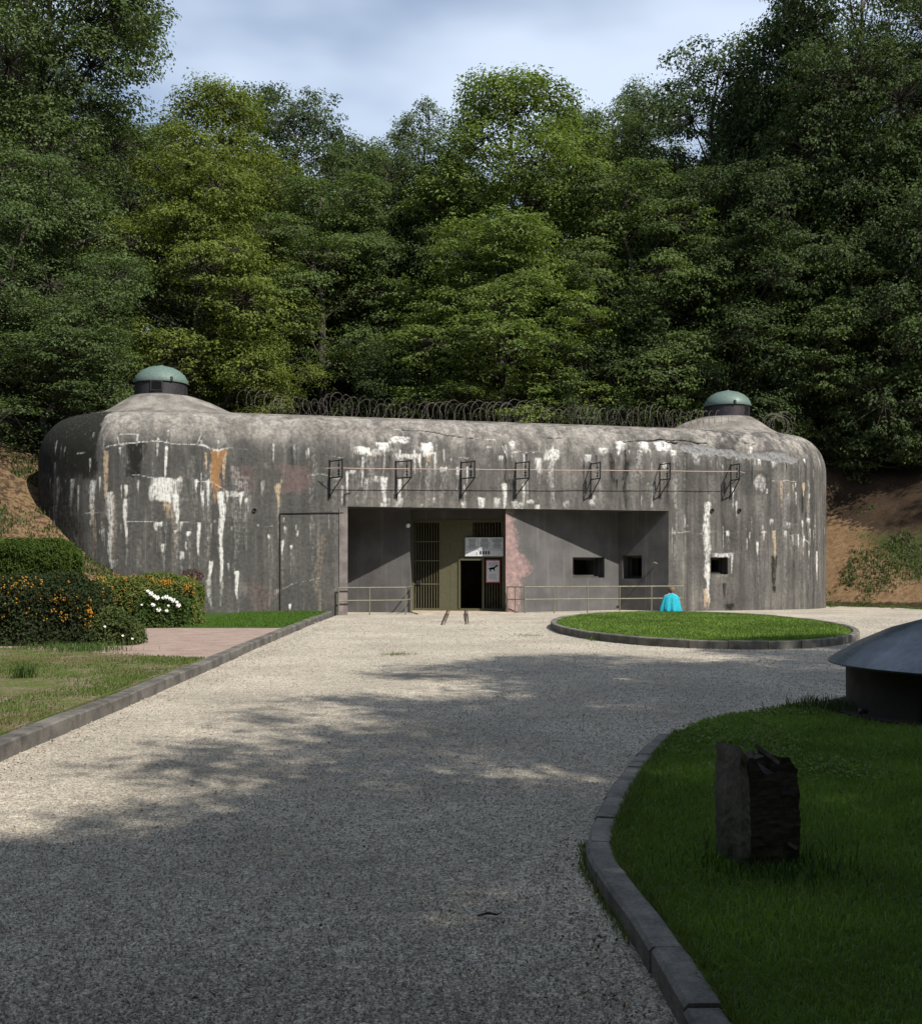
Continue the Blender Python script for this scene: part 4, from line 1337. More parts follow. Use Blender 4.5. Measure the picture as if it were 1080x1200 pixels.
def skinned(name, joints, bones, mat, parent):
    me = bpy.data.meshes.new(name)
    keys = list(joints)
    me.from_pydata([joints[k][0] for k in keys], [(keys.index(a), keys.index(b)) for a, b in bones], [])
    o = obj(name, me, parent)
    md = o.modifiers.new('skin', 'SKIN')
    for k, sv in zip(keys, me.skin_vertices[0].data):
        r = joints[k][1]
        sv.radius = (r, r) if not isinstance(r, tuple) else r
        sv.use_root = (k == 'pelvis')
    md.use_smooth_shade = True
    sb = o.modifiers.new('subdivision', 'SUBSURF')
    sb.levels = sb.render_levels = 2
    me.materials.append(mat)
    return o


J = {'pelvis': ((0, 0.05, 0.11), (0.15, 0.12)), 'spine': ((0, 0.08, 0.27), (0.13, 0.1)), 'chest': ((0.01, 0.17, 0.46), (0.15, 0.11)),
     'neck': ((0.03, 0.25, 0.58), 0.05), 'head': ((0.045, 0.3, 0.67), (0.078, 0.09)), 'crown': ((0.05, 0.3, 0.74), 0.06),
     'nose': ((0.06, 0.385, 0.66), 0.018)}
bones = [('pelvis', 'spine'), ('spine', 'chest'), ('chest', 'neck'), ('neck', 'head'), ('head', 'crown'), ('head', 'nose')]
for sd_, k in ((-1, 'l'), (1, 'r')):
    J.update({'hip' + k: ((0.1 * sd_, 0.1, 0.1), 0.085), 'knee' + k: ((0.15 * sd_, 0.46, 0.33), 0.06), 'ankle' + k: ((0.14 * sd_, 0.5, -0.06), 0.042),
              'toe' + k: ((0.15 * sd_, 0.68, -0.11), 0.035), 'shoulder' + k: ((0.18 * sd_ + 0.01, 0.2, 0.49), 0.06),
              'elbow' + k: ((0.25 * sd_, 0.26, 0.24), 0.045), 'wrist' + k: ((0.12 * sd_, 0.46, 0.36), 0.03), 'palm' + k: ((0.07 * sd_, 0.53, 0.38), 0.032)})
    bones += [('pelvis', 'hip' + k), ('hip' + k, 'knee' + k), ('knee' + k, 'ankle' + k), ('ankle' + k, 'toe' + k),
              ('chest', 'shoulder' + k), ('shoulder' + k, 'elbow' + k), ('elbow' + k, 'wrist' + k), ('wrist' + k, 'palm' + k)]
    for f in range(4):
        J['finger%d%s' % (f, k)] = (((0.07 + (f - 1.5) * 0.016) * sd_, 0.6 - 0.008 * abs(f - 1), 0.37), 0.009)
        bones.append(('palm' + k, 'finger%d%s' % (f, k)))
    J['thumb' + k] = ((0.03 * sd_, 0.56, 0.4), 0.01)
    bones.append(('palm' + k, 'thumb' + k))
skinned('body', J, bones, M_SKIN, pr)
rings = [(0.60, 0.04, 0.06, 0.06, 0.25), (0.565, 0.03, 0.115, 0.085, 0.23), (0.53, 0.02, 0.2, 0.11, 0.2), (0.47, 0.012, 0.25, 0.145, 0.18), (0.36, 0.0, 0.275, 0.165, 0.15),
         (0.24, -0.005, 0.3, 0.18, 0.12), (0.12, -0.01, 0.325, 0.19, 0.09), (0.02, -0.01, 0.34, 0.2, 0.07), (-0.01, -0.01, 0.335, 0.195, 0.07)]
K, vs, fs = 64, [], []
for j, (z, cx_, hw, hd, cy_) in enumerate(rings):
    fold = max(0, j - 2) / 6.0
    for k in range(K):
        t = 2 * math.pi * k / K
        f = 1 + fold * (0.13 * math.sin(9 * t + 0.6) + 0.09 * math.sin(14 * t + 1.3 + j * 0.12))
        vs.append((cx_ + hw * math.cos(t) * f, cy_ + hd * math.sin(t) * f, z + 0.012 * math.sin(5 * t) * fold))
for j in range(len(rings) - 1):
    for k in range(K):
        a, b = j * K + k, j * K + (k + 1) % K
        fs.append((a, b, b + K, a + K))
MB().add(vs, fs).build('jacket', M_JACKET, pr, True)
hb = MB()
for j in range(9):
    ph = math.pi * 0.68 * j / 8
    for k in range(24):
        t = 2 * math.pi * k / 24
        rr = 1 + 0.06 * math.sin(7 * t + j)
        yy = 0.115 * math.sin(ph) * math.sin(t) * rr
        if yy > 0.05: yy = 0.05 + (yy - 0.05) * 0.5
        hb.v.append((0.047 + 0.118 * math.sin(ph) * math.cos(t) * rr, 0.285 + yy, 0.69 + 0.14 * math.cos(ph)))
for j in range(8):
    for k in range(24):
        a, b = j * 24 + k, j * 24 + (k + 1) % 24
        hb.f.append((a, b, b + 24, a + 24))
hb.build('hair', M_HAIR, pr, True)

# ------------------------------------------------------------------ foliage
def leaf_mesh(name, C, D, Nrm, L, Wd, mat, var):
    """folded diamond leaves: centres C, directions D, normals Nrm"""
    n = len(C)
    side = np.cross(D, Nrm)
    side /= np.linalg.norm(side, axis=1, keepdims=True) + 1e-9
    L, Wd = L[:, None], Wd[:, None]
    base = C - D * L * 0.5
    tip = C + D * L * 0.5 - Nrm * L * 0.08
    mid = C + D * L * -0.02 + Nrm * Wd * 0.22
    V = np.stack([base, mid + side * Wd * 0.5, tip, mid - side * Wd * 0.5], 1).reshape(-1, 3)
    F = np.arange(n * 4).reshape(n, 4)
    me = mesh_np(name, V, F, mat, False)
    point_attr(me, 'leafvar', np.repeat(var, 4))
    return me


def unit(a):
    return a / (np.linalg.norm(a, axis=1, keepdims=True) + 1e-9)


def tree_proto(seed, H=16.0, crown_r=4.6, base=0.14, limbs=26, leaf=0.17, sprays=2.0, per=44, up=0.5, droop=0.25, shape='round', flat=0.28, mat=None):
    """returns (trunk mesh, crown mesh) for a tree of height H standing at the origin"""
    rs = np.random.RandomState(seed)
    wood = MB()
    wob = rs.randn(8, 2) * 0.22
    tz = np.linspace(-0.6, H * 0.93, 8)
    tpts = [Vector((wob[i, 0] * min(1, i / 3), wob[i, 1] * min(1, i / 3), tz[i])) for i in range(8)]
    tr = [0.021 * H * (1 - 0.9 * i / 7) + (0.1 if i == 0 else 0) for i in range(8)]
    wood.tube(tpts, tr, 8)

    def trunk_at(z):
        f = np.clip((z - tz[0]) / (tz[-1] - tz[0]) * 7, 0, 6.999)
        i = int(f)
        return tpts[i].lerp(tpts[i + 1], f - i), tr[i] * (1 - (f - i)) + tr[i + 1] * (f - i)
    cen, nor, dirs = [], [], []
    for li in range(limbs):                       # every limb carries one leafy lobe of the crown
        g = (li + 0.5) / limbs
        g = min(1.0, max(0.0, g ** 0.85 + rs.normal(0, 0.035)))
        if shape == 'round': prof = math.sin(math.pi * (0.17 + 0.72 * g)) ** 0.7
        else: prof = math.sin(math.pi * (0.26 + 0.66 * g)) ** 0.55
        lr = crown_r * rs.uniform(0.2, 0.36) * (0.75 + 0.35 * prof)
        az = li * 2.399 + rs.uniform(-0.6, 0.6)
        dist = max(0.0, crown_r * prof * rs.uniform(0.72, 1.08) - lr * 0.7)
        if rs.rand() < 0.22: dist *= 0.45
        lz = H * (base + 0.03 + (0.95 - base) * g) - lr * 0.4
        lc = Vector((math.cos(az) * dist, math.sin(az) * dist, lz))
        p, r0 = trunk_at(max(H * base * 0.6, lz - up * dist * 0.9 - 0.3))
        mid_ = p.lerp(lc, 0.5) + Vector((rs.uniform(-.2, .2), rs.uniform(-.2, .2), -0.08 * dist + rs.uniform(-.1, .25)))
        wood.tube([p, p.lerp(mid_, 0.5) + Vector((0, 0, 0.05)), mid_, mid_.lerp(lc, 0.5), lc], [r0 * 0.5, r0 * 0.4, r0 * 0.28 + 0.01, 0.03, 0.018], 5, False)
        outw = Vector((math.cos(az), math.sin(az), 0))
        sq = flat * rs.uniform(0.75, 1.15)
        ncl = int(sprays * 9 * lr * lr) + 6
        for c_ in range(ncl):
            d = Vector(rs.randn(3)) + outw * 0.55 + Vector((0, 0, 0.35))
            d.normalize()
            rr = lr * (0.62 + 0.45 * rs.rand())
            q = lc + Vector((d.x * rr, d.y * rr, d.z * rr * sq - droop * 0.22 * rr * (1 - d.z) ** 1.5))
            wood.tube([lc, lc.lerp(q, 0.55) + Vector((0, 0, 0.05)), q], [0.018, 0.012, 0.005], 3, False)
            cen.append(tuple(q))
            nn = (d * 0.75 + Vector((0, 0, 0.8)) + Vector(rs.randn(3)) * 0.2).normalized()
            nor.append(tuple(nn))
            dirs.append(tuple((d + Vector((0, 0, -0.2 * droop))).normalized()))
    cen, nor, dirs = np.array(cen), np.array(nor), np.array(dirs)
    ns = len(cen)
    C = np.repeat(cen, per, 0)
    N = np.repeat(nor, per, 0)
    D = np.repeat(dirs, per, 0)
    n = len(C)
    # leafy clump: leaves spread through a lumpy flattened ball, most of them near its skin
    o = unit(rs.randn(n, 3))
    o[:, 2] = np.where(o[:, 2] < -0.35, -o[:, 2] * 0.5, o[:, 2])
    o = unit(o)
    cr_ = np.repeat(rs.uniform(0.34, 0.68, ns), per)
    rad = cr_ * (0.35 + 0.75 * rs.rand(n) ** 0.6)
    t1 = unit(np.cross(N, rs.randn(n, 3)))
    C = C + o * rad[:, None] * np.array([1, 1, flat]) + D * (rs.rand(n) * 0.3 * cr_)[:, None]
    C[:, 2] -= droop * 0.35 * (rad ** 2)
    ln_ = unit(N * 0.8 + o * 0.75 + rs.randn(n, 3) * 0.42)
    ld = unit(o * 0.9 + D * 0.4 + rs.randn(n, 3) * 0.45 + np.array([0, 0, -0.3]))
    ld = unit(ld - ln_ * np.sum(ld * ln_, 1, keepdims=True))
    sz = leaf * rs.uniform(0.65, 1.25, n)
    var = np.clip(np.repeat(rs.normal(0.5, 0.16, ns), per) + rs.normal(0, 0.16, n), 0, 1)
    crown = leaf_mesh('crown', C, ld, ln_, sz, sz * rs.uniform(0.5, 0.68, n), mat or M_LEAF, var)
    tm = bpy.data.meshes.new('trunk')
    tm.from_pydata(wood.v, [], wood.f)
    tm.materials.append(M_BARK)
    for p in tm.polygons: p.use_smooth = True
    zz = np.percentile(C[:, 2], 99.9)
    return tm, crown, float(zz), crown_r


PROTO = {
    'broad': tree_proto(1, 16, 4.8, 0.05, 46, 0.16, 1.5, 40, 0.8, 0.4, 'round', 0.85),
    'tall': tree_proto(2, 18, 4.2, 0.07, 54, 0.155, 1.7, 40, 0.9, 0.3, 'oval', 0.95),
    'layered': tree_proto(3, 14, 4.6, 0.0, 46, 0.145, 1.6, 44, 0.6, 0.9, 'oval', 0.6),
    'dense': tree_proto(4, 15, 4.4, 0.05, 50, 0.15, 1.7, 42, 0.8, 0.4, 'oval', 0.85),
    'open': tree_proto(5, 17, 4.6, 0.2, 34, 0.16, 1.3, 38, 0.9, 0.2, 'round', 0.8),
    'fine': tree_proto(6, 12, 4.4, 0.0, 44, 0.12, 1.6, 46, 0.6, 1.0, 'oval', 0.7, M_LEAFN),
    'giant': tree_proto(8, 22, 6.6, 0.06, 62, 0.16, 1.15, 40, 0.85, 0.45, 'oval', 0.85),
    'shrub': tree_proto(7, 6, 3.2, 0.0, 24, 0.125, 2.4, 42, 0.7, 0.6, 'oval', 0.8),
}


def place_tree(kind, x, y, top, r, tint, label, name='broadleaf_tree', group=None, rz=None, cat='tree', seed=0):
    tm, cm, H, cr = PROTO[kind]
    z = ground_z(x, y) - 0.1
    t = empty(name, (x, y, z), rz if rz is not None else (x * 1.7 + y * 0.9 + seed))
    k = (top - z) / H
    r = r * 1.12
    t.scale = (r / cr, r / cr, k)
    tag(t, label, cat, group)
    obj('trunk', tm, t)
    c = obj('crown', cm, t)
    c.color = (*tint, 1)
    return t


def px_tree(kind, px, ytop, D, r, tint, label, **kw):
    """a tree seen at column px of the photograph, standing D metres out, its top on row ytop"""
    return place_tree(kind, (px - 540) / 1300 * D, D, 1.7 + (662 - ytop) / 1300 * D, r, tint, label, **kw)


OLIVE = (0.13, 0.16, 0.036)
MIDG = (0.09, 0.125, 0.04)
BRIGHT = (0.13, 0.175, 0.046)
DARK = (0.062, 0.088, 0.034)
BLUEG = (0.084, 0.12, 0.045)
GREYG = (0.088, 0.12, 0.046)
G1, G2, G3 = 'trees at the edge of the wood behind the bunker', 'trees on the skyline', 'dark trees deep in the wood'
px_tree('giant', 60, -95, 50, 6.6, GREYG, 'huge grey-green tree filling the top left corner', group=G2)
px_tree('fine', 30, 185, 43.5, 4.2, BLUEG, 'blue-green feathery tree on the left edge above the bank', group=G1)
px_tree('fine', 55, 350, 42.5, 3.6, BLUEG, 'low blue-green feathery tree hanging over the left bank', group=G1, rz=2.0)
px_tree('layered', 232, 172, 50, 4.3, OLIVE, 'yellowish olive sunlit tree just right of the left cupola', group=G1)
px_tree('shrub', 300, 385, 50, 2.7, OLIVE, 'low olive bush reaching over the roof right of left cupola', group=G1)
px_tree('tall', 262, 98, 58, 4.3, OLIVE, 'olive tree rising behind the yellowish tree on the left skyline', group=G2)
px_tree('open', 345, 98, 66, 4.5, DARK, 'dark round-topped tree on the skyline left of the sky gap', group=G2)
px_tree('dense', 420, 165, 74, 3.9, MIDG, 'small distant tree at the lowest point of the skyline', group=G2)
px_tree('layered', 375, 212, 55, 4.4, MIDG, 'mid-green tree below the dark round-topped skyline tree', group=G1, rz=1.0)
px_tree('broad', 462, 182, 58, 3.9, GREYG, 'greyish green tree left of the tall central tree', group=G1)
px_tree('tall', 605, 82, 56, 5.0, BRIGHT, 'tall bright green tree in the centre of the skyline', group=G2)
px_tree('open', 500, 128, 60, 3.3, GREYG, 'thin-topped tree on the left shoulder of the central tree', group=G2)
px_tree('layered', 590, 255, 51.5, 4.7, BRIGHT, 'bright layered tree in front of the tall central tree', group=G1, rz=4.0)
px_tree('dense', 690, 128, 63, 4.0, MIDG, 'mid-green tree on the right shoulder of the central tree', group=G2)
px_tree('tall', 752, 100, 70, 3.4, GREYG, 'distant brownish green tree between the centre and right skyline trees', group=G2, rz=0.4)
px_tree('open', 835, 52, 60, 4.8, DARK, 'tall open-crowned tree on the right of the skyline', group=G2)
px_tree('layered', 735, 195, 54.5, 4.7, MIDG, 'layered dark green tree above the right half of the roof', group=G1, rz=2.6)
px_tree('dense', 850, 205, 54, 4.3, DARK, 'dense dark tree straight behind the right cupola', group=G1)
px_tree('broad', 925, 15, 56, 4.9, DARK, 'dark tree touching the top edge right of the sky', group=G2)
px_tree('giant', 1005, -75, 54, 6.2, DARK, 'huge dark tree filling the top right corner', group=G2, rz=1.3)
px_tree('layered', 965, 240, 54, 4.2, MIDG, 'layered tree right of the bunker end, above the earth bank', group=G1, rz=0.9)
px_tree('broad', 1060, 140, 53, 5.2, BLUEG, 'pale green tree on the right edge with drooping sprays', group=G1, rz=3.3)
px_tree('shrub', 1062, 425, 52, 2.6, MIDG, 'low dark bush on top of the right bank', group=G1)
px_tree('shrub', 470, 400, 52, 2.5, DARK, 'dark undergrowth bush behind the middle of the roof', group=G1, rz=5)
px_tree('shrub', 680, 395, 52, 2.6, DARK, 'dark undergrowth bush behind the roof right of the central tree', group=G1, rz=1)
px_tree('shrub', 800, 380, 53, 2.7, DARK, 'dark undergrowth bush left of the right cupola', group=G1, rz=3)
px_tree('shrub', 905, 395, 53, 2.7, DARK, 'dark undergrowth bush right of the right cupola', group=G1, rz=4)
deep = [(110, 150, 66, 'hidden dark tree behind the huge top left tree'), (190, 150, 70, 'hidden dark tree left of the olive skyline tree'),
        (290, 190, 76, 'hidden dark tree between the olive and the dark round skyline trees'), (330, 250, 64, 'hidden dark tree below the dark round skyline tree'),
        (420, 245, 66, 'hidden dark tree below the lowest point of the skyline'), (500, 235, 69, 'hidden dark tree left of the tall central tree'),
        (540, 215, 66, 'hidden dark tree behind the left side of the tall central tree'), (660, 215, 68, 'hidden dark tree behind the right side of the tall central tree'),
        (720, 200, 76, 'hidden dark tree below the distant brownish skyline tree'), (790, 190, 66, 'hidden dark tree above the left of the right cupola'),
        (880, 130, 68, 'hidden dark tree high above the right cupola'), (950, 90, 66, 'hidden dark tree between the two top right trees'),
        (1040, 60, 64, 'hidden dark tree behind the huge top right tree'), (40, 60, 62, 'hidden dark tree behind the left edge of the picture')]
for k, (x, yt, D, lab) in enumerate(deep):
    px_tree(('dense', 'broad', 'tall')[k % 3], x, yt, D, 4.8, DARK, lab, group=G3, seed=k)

# trees beside and behind the viewpoint: their shade covers the drive
G4 = 'trees beside the viewpoint that shade the drive'
for k, (x, y, H, r) in enumerate([(10.6, 0.9, 16.5, 4.3), (12.7, 7.2, 16.5, 4.4), (18.8, 10.6, 17, 4.6), (6.2, -6, 16, 5), (14.5, 1.0, 17, 5), (11, -6, 17, 5), (1.5, -11, 16, 5),
                                  (20, 4, 17, 5), (8.2, -3.4, 14, 4.0)]):
    place_tree(('broad', 'dense', 'open')[k % 3], x, y, H, r, MIDG, 'tall tree standing outside the picture whose shadow falls on the drive', group=G4, seed=k)
for k, (x, y, H, r) in enumerate([(-13, 4, 18, 5.5), (-11, -4, 19, 5.5), (-15.5, 12, 18, 5.5), (-5, -9, 18, 5.5), (-18, 20, 17, 5), (-3, -17, 19, 6), (6, -15, 19, 6)]):  # unseen trees added to cut sky light on the foreground
    place_tree(('broad', 'dense', 'open')[k % 3], x, y, H, r, MIDG, 'tall tree standing outside the picture behind and left of the viewpoint', group='trees behind and left of the viewpoint', seed=k + 20)
for k, (x, y, H, r) in enumerate([(31, 46, 28, 5.5), (37, 39, 28, 5.5), (40, 30, 26, 5.5)]):
    place_tree(('tall', 'broad')[k % 2], x, y, H, r, DARK, 'tree on the right bank outside the picture that shades the wood edge', group='trees on the right bank outside the picture', seed=k + 9)


# ------------------------------------------------------------------ hedges, flowers, weeds, grass
def hedge(name, label, x0, x1, y0, y1, z0, z1, n, leaf, tint, cat='hedge', needle=False, seed=1, rz=0.0, cloth=0.07):
    rs = np.random.RandomState(seed)
    cx_, cy_ = (x0 + x1) / 2, (y0 + y1) / 2
    root = tag(empty(name, (cx_, cy_, z0), rz), label, cat)
    hx, hy, hz = (x1 - x0) / 2, (y1 - y0) / 2, z1 - z0
    A = np.array([hy * hz, hy * hz, hx * hz, hx * hz, hx * hy * 2])
    face = rs.choice(5, n, p=A / A.sum())
    a, b = rs.uniform(-1, 1, n), rs.uniform(0, 1, n)
    dep = np.abs(rs.normal(0, 0.09, n)) - 0.03
    P, Nn = np.zeros((n, 3)), np.zeros((n, 3))
    for f in range(5):
        m = face == f
        if f < 2:
            s = 1 if f == 0 else -1
            P[m] = np.stack([s * (hx - dep[m]), a[m] * hy, b[m] * hz], 1)
            Nn[m] = (s, 0, 0.25)
        elif f < 4:
            s = 1 if f == 2 else -1
            P[m] = np.stack([a[m] * hx, s * (hy - dep[m]), b[m] * hz], 1)
            Nn[m] = (0, s, 0.25)
        else:
            P[m] = np.stack([a[m] * hx, (b[m] * 2 - 1) * hy, hz - dep[m]], 1)
            Nn[m] = (0, 0, 1)
    bul = 0.17 * fbm(P[:, 0] + P[:, 1] * 0.7 + 7 * seed, P[:, 2] + P[:, 1] * 0.7, 41, 3, 1.6)
    P = P + unit(Nn) * bul[:, None] + rs.normal(0, 0.02, (n, 3))
    rc = np.clip(np.abs(P[:, 0]) - hx + 0.35, 0, 1) * np.clip(P[:, 2] - hz + 0.6, 0, 1)
    P[:, 2] -= rc * 0.9
    rc = np.clip(np.abs(P[:, 1]) - hy + 0.3, 0, 1) * np.clip(P[:, 2] - hz + 0.5, 0, 1)
    P[:, 2] -= rc * 0.8
    N2_ = unit(Nn + rs.randn(n, 3) * 0.65)
    D = unit(rs.randn(n, 3) + np.array([0, 0, 1.6 if needle else 0.1]))
    D = unit(D - N2_ * np.sum(D * N2_, 1, keepdims=True))
    sz = leaf * rs.uniform(0.6, 1.3, n)
    clump = fbm(P[:, 0] + P[:, 1], P[:, 2], 43 + seed, 3, 3.0)
    o = obj('foliage', leaf_mesh('foliage', P, D, N2_, sz, sz * (0.28 if needle else 0.6), M_LEAFN, np.clip(0.5 + 0.35 * clump + rs.normal(0, 0.15, n), 0, 1)), root)
    o.color = (*tint, 1)
    tw = MB()
    for k in range(26):
        x = rs.uniform(-hx * 0.85, hx * 0.85)
        y = rs.uniform(-hy * 0.7, hy * 0.7)
        tw.tube([(x, y, -0.05), (x + rs.normal(0, .06), y + rs.normal(0, .06), hz * 0.5), (x + rs.normal(0, .15), y + rs.normal(0, .15), hz * 0.9)], [0.02, 0.014, 0.006], 4, False)
    tw.build('stems', M_BARK, root)
    # dark box added inside so that light does not pass straight through
    rsn = MB()
    rsn.box(-hx + 0.26, hx - 0.26, -hy + 0.24, hy - 0.24, 0.05, hz - 0.26)
    rsn.build('light_block_core', M_BARK, root)
    return root, hx, hy, hz


M_BERRY = mat_flat('orange_berry', (0.5, 0.25, 0.035), 0.45, 0.4, 0.35, 40)
M_PETAL = mat_flat('white_petal', (0.78, 0.78, 0.74), 0.7, 0.2, 0.08)
ICO = [(0, 0, 1), (0.894, 0, 0.447), (0.276, 0.851, 0.447), (-0.724, 0.526, 0.447), (-0.724, -0.526, 0.447), (0.276, -0.851, 0.447), (0, 0, -1)]
ICF = [(0, 1, 2), (0, 2, 3), (0, 3, 4), (0, 4, 5), (0, 5, 1), (6, 2, 1), (6, 3, 2), (6, 4, 3), (6, 5, 4), (6, 1, 5)]


def berries(root, hx, hy, hz, clusters, seed, faces=('f',)):
    rs = np.random.RandomState(seed)
    b = MB()
    for (x, z, sp, n, face) in clusters:
        for _ in range(n):
            if face == 'f': p = (np.clip(x + rs.normal(0, sp), -hx, hx), -hy - rs.uniform(-0.02, 0.06), np.clip(z + rs.normal(0, sp * 0.45), 0.1, hz))
            elif face == 't': p = (np.clip(x + rs.normal(0, sp), -hx, hx), rs.uniform(-hy, hy * 0.6), hz + rs.uniform(-0.05, 0.05))
            else: p = (hx + rs.uniform(-0.02, 0.06), rs.uniform(-hy, hy), np.clip(z + rs.normal(0, sp), 0.1, hz))
            for _k in range(2):
                r = rs.uniform(0.013, 0.022)
                q = np.array(p) + rs.normal(0, 0.022, 3)
                b.add([(q[0] + r * v[0], q[1] + r * v[1], q[2] + r * v[2]) for v in ICO], ICF)
    tag(b.build('berries', M_BERRY, root), kind='stuff')


h1 = hedge('berry_hedge', 'clipped dark hedge thick with orange berries at the left edge', -10.4, -7.25, 21.7, 23.0, 0.1, 1.42, 26000, 0.065, (0.035, 0.05, 0.02), seed=1)
berries(*h1, [(-0.6, 1.05, 0.45, 60, 'f'), (0.2, 1.12, 0.3, 34, 'f'), (1.15, 0.95, 0.12, 40, 'f'), (0.9, 0.8, 0.5, 34, 'f'), (1.5, 0.7, 0.25, 34, 'f'), (1.5, 0.75, 0.25, 30, 's'),
               (-0.2, 0, 1.0, 25, 't')], 3)
h2 = hedge('berry_hedge', 'clipped hedge with scattered orange berries behind the white flowers', -9.75, -6.85, 28.5, 29.7, 0.1, 1.38, 26000, 0.075, (0.13, 0.16, 0.045), seed=2)
berries(*h2, [(-0.3, 1.05, 0.7, 60, 'f'), (0.75, 1.15, 0.12, 40, 'f'), (-0.9, 0.8, 0.35, 34, 'f'), (0.1, 0.75, 0.6, 50, 'f'), (1.3, 1.0, 0.15, 25, 'f'), (0.0, 0, 0.9, 20, 't')], 4)
hedge('conifer_hedge', 'square-cut green conifer hedge standing below the left bank', -12.6, -10.55, 29.6, 31.0, 0.1, 2.32, 27000, 0.12, (0.06, 0.095, 0.018), needle=True, seed=3)
hedge('conifer_hedge', 'lighter green conifer hedge cut off by the left edge', -15.5, -12.7, 30.4, 31.8, 0.1, 2.45, 17000, 0.12, (0.085, 0.13, 0.022), needle=True, seed=4)
hedge('garden_shrub', 'loose low green shrub between the two berry hedges', -7.5, -6.55, 21.9, 22.8, 0.1, 0.75, 7000, 0.07, (0.075, 0.1, 0.035), 'shrub', seed=5)


def flower(parent, p, r, seed):
    rs = random.Random(seed)
    vs, fs = [], []
    for ring, (rr, tilt, n) in enumerate(((1.0, 0.35, 6), (0.62, 0.8, 5))):
        for k in range(n):
            t = 2 * math.pi * (k + 0.5 * ring) / n + rs.uniform(-.2, .2)
            d = Vector((math.cos(t), math.sin(t), 0))
            s_ = Vector((-d.y, d.x, 0))
            q = d * r * rr + Vector((0, 0, r * tilt))
            b0 = len(vs)
            vs += [d * r * 0.08, d * r * rr * 0.6 + s_ * r * 0.42 + Vector((0, 0, r * tilt * 0.8)), q, d * r * rr * 0.6 - s_ * r * 0.42 + Vector((0, 0, r * tilt * 0.8))]
            fs.append((b0, b0 + 1, b0 + 2, b0 + 3))
    Rm = Vector((rs.uniform(-.4, .4), -1.0, 0.7)).to_track_quat('Z', 'Y').to_matrix()
    MB().add([Rm @ v + Vector(p) for v in vs], fs).build('flower', M_PETAL, parent)


rb, rhx, rhy, rhz = hedge('rose_bush', 'bush with large white blooms in front of the berry hedge', -8.2, -6.95, 28.0, 28.5, 0.1, 1.02, 6000, 0.075, (0.06, 0.1, 0.025), 'bush', seed=6)
for k, (px_, py_) in enumerate([(174, 693), (178, 696), (182, 699), (185, 701), (192, 701), (196, 700), (200, 702), (204, 704), (208, 706), (210, 710), (180, 709), (187, 715), (196, 716), (167, 709), (198, 710)]):
    D = 27.95
    flower(rb, ((px_ - 540) / 1300 * D - (-7.575), D - 28.25 - 0.05, 1.7 - (py_ - 662) / 1300 * D - 0.1), (0.05, 0.07, 0.058, 0.075)[k % 4] if k < 13 else 0.035, k)
# small white blooms at the hedge corner
fl = tag(empty('white_flowers', (-7.0, 21.6, 0.1)), 'few small white blooms at the foot of the low shrub', 'flowers')
for k, (x, z) in enumerate([(0.1, 0.5), (0.62, 0.2), (0.42, 0.27)]):
    flower(fl, (x, -0.1 + 0.05 * k, z * 0.8), 0.028, 40 + k)
    MB().tube([(x, -0.08 + 0.05 * k, -0.02), (x, -0.09 + 0.05 * k, z * 0.8)], 0.004, 4).build('stem', M_OLIVE, fl)
# red-leaved twig at the wall
rt = hedge('red_shrub', 'thin dark red shrub peeking over the hedge at the wall', -7.6, -7.1, 30.2, 30.6, 0.1, 1.75, 500, 0.06, (0.12, 0.015, 0.02), 'shrub', seed=8)


def in_poly(P, poly):
    x, y = P[:, 0], P[:, 1]
    c = np.zeros(len(P), bool)
    n = len(poly)
    for i in range(n):
        x0, y0 = poly[i][0], poly[i][1]
        x1, y1 = poly[(i + 1) % n][0], poly[(i + 1) % n][1]
        hit = ((y0 > y) != (y1 > y)) & (x < (x1 - x0) * (y - y0) / (y1 - y0 + 1e-12) + x0)
        c ^= hit
    return c


